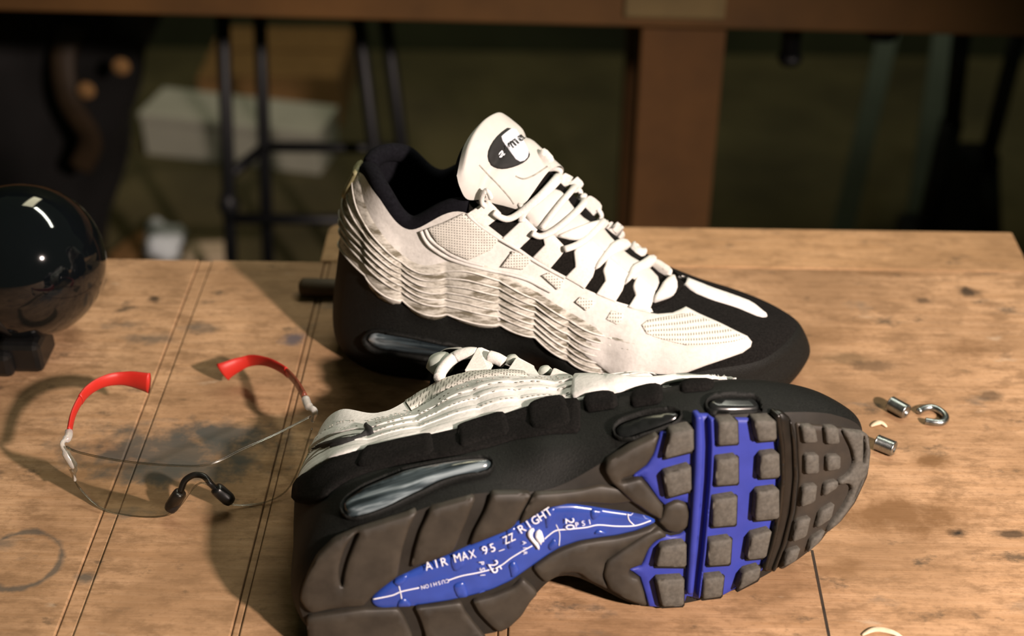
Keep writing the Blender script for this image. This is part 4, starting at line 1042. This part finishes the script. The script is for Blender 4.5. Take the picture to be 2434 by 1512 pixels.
# ============================================================ background: second bench and what stands under it
YB = 1.352
ang = math.radians(-2.0); RB = rotz(ang)
bb = root('workbench', (0.1, YB+.3, FLOOR), 'second wooden workbench with a thick brown edge and square brown leg', 'workbench')
def bx(name, x0, x1, y0, y1, z0, z1, mat, parent=bb, **kw):
    c_ = RB @ A_([(x0+x1)/2, (y0+y1)/2-YB, 0])+A_([0, YB, (z0+z1)/2])
    return box(name, c_, (x1-x0, y1-y0, z1-z0), mat, parent, rot=RB, bev=.003, **kw)
bx('front_edge', -1.3, 1.3, YB, YB+.04, -.054, .06, M['beamwood'])
bx('bench_top', -1.3, 1.3, YB+.001, YB+.75, .061, .10, M['beamwood'])
px0, px1 = onY(1512, 200, YB+.03)[0], onY(1708, 200, YB+.03)[0]
bx('leg', px0, px1, YB+.015, YB+.11, FLOOR, .06, M['brownwood'])
bx('leg', px0, px1, YB+.62, YB+.71, FLOOR, .06, M['brownwood'])
for x in (-1.22, 1.22): 
    for y in (YB+.03, YB+.62): bx('leg', x-.045, x+.045, y, y+.09, FLOOR, .06, M['brownwood'])
jx0, jx1 = onY(1482, 25, YB)[0], onY(1722, 25, YB)[0]
bx('joint_block', jx0, jx1, YB-.004, YB+.004, -.043, .058, M['joint'] if 'joint' in M else M['card'])
# things hanging under the edge
def stick(name, a, b, r, mat, parent=None, **kw): return tube(name, A_([a, b]), r, mat, parent, n=12, **kw)
a = onY(1872, 60, 1.45); b = onY(1876, 150, 1.45); a[2] = .058
HK = root('hanging_bar', (a[0], 1.45, .02), 'short black bar hanging below the edge of the second bench', 'bar'); stick('rod', a, b, .011, M['blackmetal'], HK)
tube('knob', A_([b+A_([0, 0, .012]), b+A_([0, 0, .006]), b]), [.011, .014, .010], M['blackmetal'], HK, n=12)
a = onY(2095, 78, 1.5); BC = root('blue_bottle', (a[0], 1.5, a[2]), 'dark blue plastic bottle base hanging under the second bench', 'bottle')
v, f = lathe([(.001, 0), (.018, .001), (.0205, .006), (.0205, .05), (.012, .062), (.012, .075)], 24)
mk('body', v*A_([1, 1, (.058-a[2])/.075])+A_([a[0], 1.5, a[2]-.006]), f, M['bluepl'], BC)
# stool
ST = root('bar_stool', (*onY(740, 400, 1.79)[:2], FLOOR), 'black metal bar stool with thin splayed legs and rungs', 'stool')
def leg(p, q, Y, r=.0095):
    a, b = onY(*p, Y), onY(*q, Y); d = (b-a)/(b[2]-a[2])
    return a+d*(FLOOR-a[2]), a+d*(-.12-a[2])
LG = [leg((530, 50), (549, 610), 1.75), leg((618, 50), (637, 610), 1.84), leg((852, 50), (895, 400), 1.75), leg((917, 50), (962, 400), 1.84)]
for a, b in LG: tube('leg', A_([a, b]), .0095, M['blackmetal'], ST, n=12)
def atz(i, z): a, b = LG[i]; return a+(b-a)*((z-a[2])/(b[2]-a[2]))
z1 = onY(560, 420, 1.75)[2]; z2 = onY(600, 520, 1.75)[2]
tube('rung', A_([atz(0, z1), atz(1, z1)]), .008, M['blackmetal'], ST); tube('rung', A_([atz(1, z1), atz(3, z1)]), .008, M['blackmetal'], ST)
tube('rung', A_([atz(2, z1), atz(3, z1)]), .008, M['blackmetal'], ST); tube('rung', A_([atz(0, z2), atz(2, z2)]), .0085, M['blackmetal'], ST)
p = atz(0, onY(535, 488, 1.75)[2]); tube('bracket', A_([p-A_([0, 0, .022]), p, p+A_([0, 0, .022])]), [.009, .016, .009], M['blackmetal'], ST)
ctr = sum(l[1] for l in LG)/4
v, f = lathe([(.001, 0), (.15, 0), (.16, .008), (.16, .022), (.15, .03), (.001, .034)], 36); mk('seat', v+A_([ctr[0], ctr[1], -.122]), f, M['blackmetal'], ST)
# white box on the floor, cardboard carton behind it
a, b = on(348, 368, FLOOR), on(762, 418, FLOOR); d = (b-a); Lb = math.hypot(d[0], d[1]); an = math.atan2(d[1], d[0]); Rb = rotz(an)
c = (a+b)/2+Rb @ A_([0, .06, 0])
WB = root('white_box', (c[0], c[1], FLOOR), 'plain white cardboard box on the floor behind the bar stool', 'box')
box('box_body', (c[0], c[1], FLOOR+.040), (Lb, .12, .08), M['box'], WB, rot=Rb, bev=.003)
box('lid', (c[0], c[1], FLOOR+.090), (Lb+.006, .126, .018), M['box'], WB, rot=Rb, bev=.003)
a = on(500, 395, FLOOR); x0 = onY(480, 300, 2.74)[0]; x1 = onY(812, 300, 2.74)[0]; zt = onY(700, 192, 2.74)[2]
CB = root('cardboard_carton', ((x0+x1)/2, 2.88, FLOOR), 'brown cardboard carton standing behind the white box', 'carton')
box('carton_body', ((x0+x1)/2, 2.88, (FLOOR+zt)/2), (x1-x0, .26, zt-FLOOR), M['card'], CB, bev=.003)
for sy in (-1, 1): box('flap', ((x0+x1)/2, 2.88+sy*.067, zt+.003), (x1-x0-.01, .124, .004), M['card'], CB, bev=.001)
# scraps on the floor just past the bench edge
def crumple(name, c, r, mat, label, cat, flat=.55, seed=1):
    rn = np.random.RandomState(seed); V = []
    n1, n2 = 14, 20
    for i in range(n1):
        th = math.pi*(i+.5)/n1
        for j in range(n2):
            ph = 2*math.pi*j/n2; k = 1+.22*math.sin(3*ph+seed)*math.sin(2*th)+.16*rn.randn()*.6
            V.append((r[0]*k*math.sin(th)*math.cos(ph), r[1]*k*math.sin(th)*math.sin(ph), max(-flat, k*math.cos(th))*r[2]))
    V = A_(V); V[:, 2] -= V[:, 2].min(); F = gridfaces(n1, n2, True)+[tuple(range(n2)), tuple((n1-1)*n2+j for j in range(n2))]
    return tag(mk(name, V+A_([c[0], c[1], FLOOR]), F, mat), label, cat)
crumple('rag', on(392, 592, FLOOR), (.038, .05, .03), M['rag'], 'crumpled pale blue white rag on the floor past the bench', 'rag')
q = on(325, 606, FLOOR); tag(box('cardboard_scrap', (q[0], q[1], FLOOR+.012), (.05, .10, .024), M['card'], rot=rotz(-.35), bev=.004), 'brown cardboard scrap on the floor beside the pale rag', 'cardboard')
q = on(492, 612, FLOOR); tag(box('wood_offcut', (q[0], q[1], FLOOR+.009), (.075, .06, .018), M['chip'], rot=rotz(.1), bev=.004), 'flat tan wood offcut on the floor by the stool leg', 'offcut')
# dark bag on the left
q = on(60, 560, FLOOR); q[1] = 2.15; q[0] = onY(60, 300, 2.15)[0]
BG = root('canvas_bag', (q[0], q[1], FLOOR), 'large dark canvas bag slumped on the floor under the second bench', 'bag')
V = []; n1, n2 = 22, 36; rn = np.random.RandomState(4)
for i in range(n1):
    t = i/(n1-1); w_ = .07+.16*min(1, t*1.25)**1.2
    for j in range(n2):
        ph = 2*math.pi*j/n2; k = 1+.10*math.sin(5*ph+6*t)+.05*math.sin(9*ph-11*t)
        V.append((q[0]+.03*t+w_*k*math.cos(ph)*1.0, q[1]+w_*k*math.sin(ph)*.8, FLOOR+.62*t))
F = gridfaces(n1, n2, True)+[tuple(range(n2)), tuple((n1-1)*n2+j for j in range(n2))]
mk('bag_body', V, F, M['bag'], BG)
st = cr([onY(175, 60, 1.98), onY(150, 140, 1.96), onY(165, 240, 1.95), onY(215, 330, 1.97), onY(190, 400, 1.98)], 6)
tube('bag_sheen_band', st, .019, M['sheenbrown'] if 'sheenbrown' in M else M['brownwood'], BG, n=10, flat=.4, up=(0, -1, 0))  # brown band added as the reflection streak down the dark bag
for p in ((205, 215), (288, 158)):
    c = onY(*p, 1.94); v, f = lathe([(.001, -.006), (.012, -.005), (.014, 0), (.012, .005), (.001, .006)], 18); mk('bag_highlight', v[:, [0, 2, 1]]+c, f, M['card'], BG)  # small orange discs stand in for the dim highlights on the bag
# leaning boards and black stand on the right
def lean(p, q, Y0, Y1, w_, mat, label):
    a, b = onY(*p, Y0), onY(*q, Y1); d = (a-b)/np.linalg.norm(a-b)
    b = b+d*((FLOOR-b[2])/d[2]); a = a+d*.12; sx = A_([1, 0, 0.])-d*d[0]; sx /= np.linalg.norm(sx); sy = np.cross(d, sx)
    R_ = np.stack([sx, sy, d], 1); L_ = np.linalg.norm(a-b)
    o = box('leaning_board', (a+b)/2+A_([0, 0, .002]), (w_, .018, L_), mat, rot=R_, bev=.002); return tag(o, label, 'board', 'boards leaning under the second bench')
lean((2095, 150), (2005, 540), 2.45, 2.25, .038, M['board'], 'narrow grey green board leaning beside the brown bench leg')
lean((2240, 120), (2180, 540), 2.50, 2.30, .045, M['board'], 'narrow grey green board leaning next to the black stand')
SD = root('metal_stand', (*onY(2330, 540, 2.0)[:2], FLOOR), 'black metal stand with two angled bars and a wide foot', 'stand')
for p, q, r in (((2290, 40), (2262, 300), .014), ((2262, 290), (2200, 560), .018), ((2432, 40), (2335, 420), .013), ((2345, 400), (2352, 560), .02)):
    a, b = onY(*p, 2.0), onY(*q, 2.0); tube('bar', A_([a, b]), r, M['blackmetal'], SD, n=12)
a, b = onY(2215, 560, 2.0), onY(2375, 340, 2.0)
box('body', ((a[0]+b[0])/2+.005, 2.02, (a[2]+b[2])/2-.02), (.085, .06, b[2]-a[2]), M['blackmetal'], SD, bev=.012)
box('foot', ((a[0]+b[0])/2, 2.02, (FLOOR+a[2])/2), (.16, .12, a[2]-FLOOR), M['blackmetal'], SD, bev=.01)
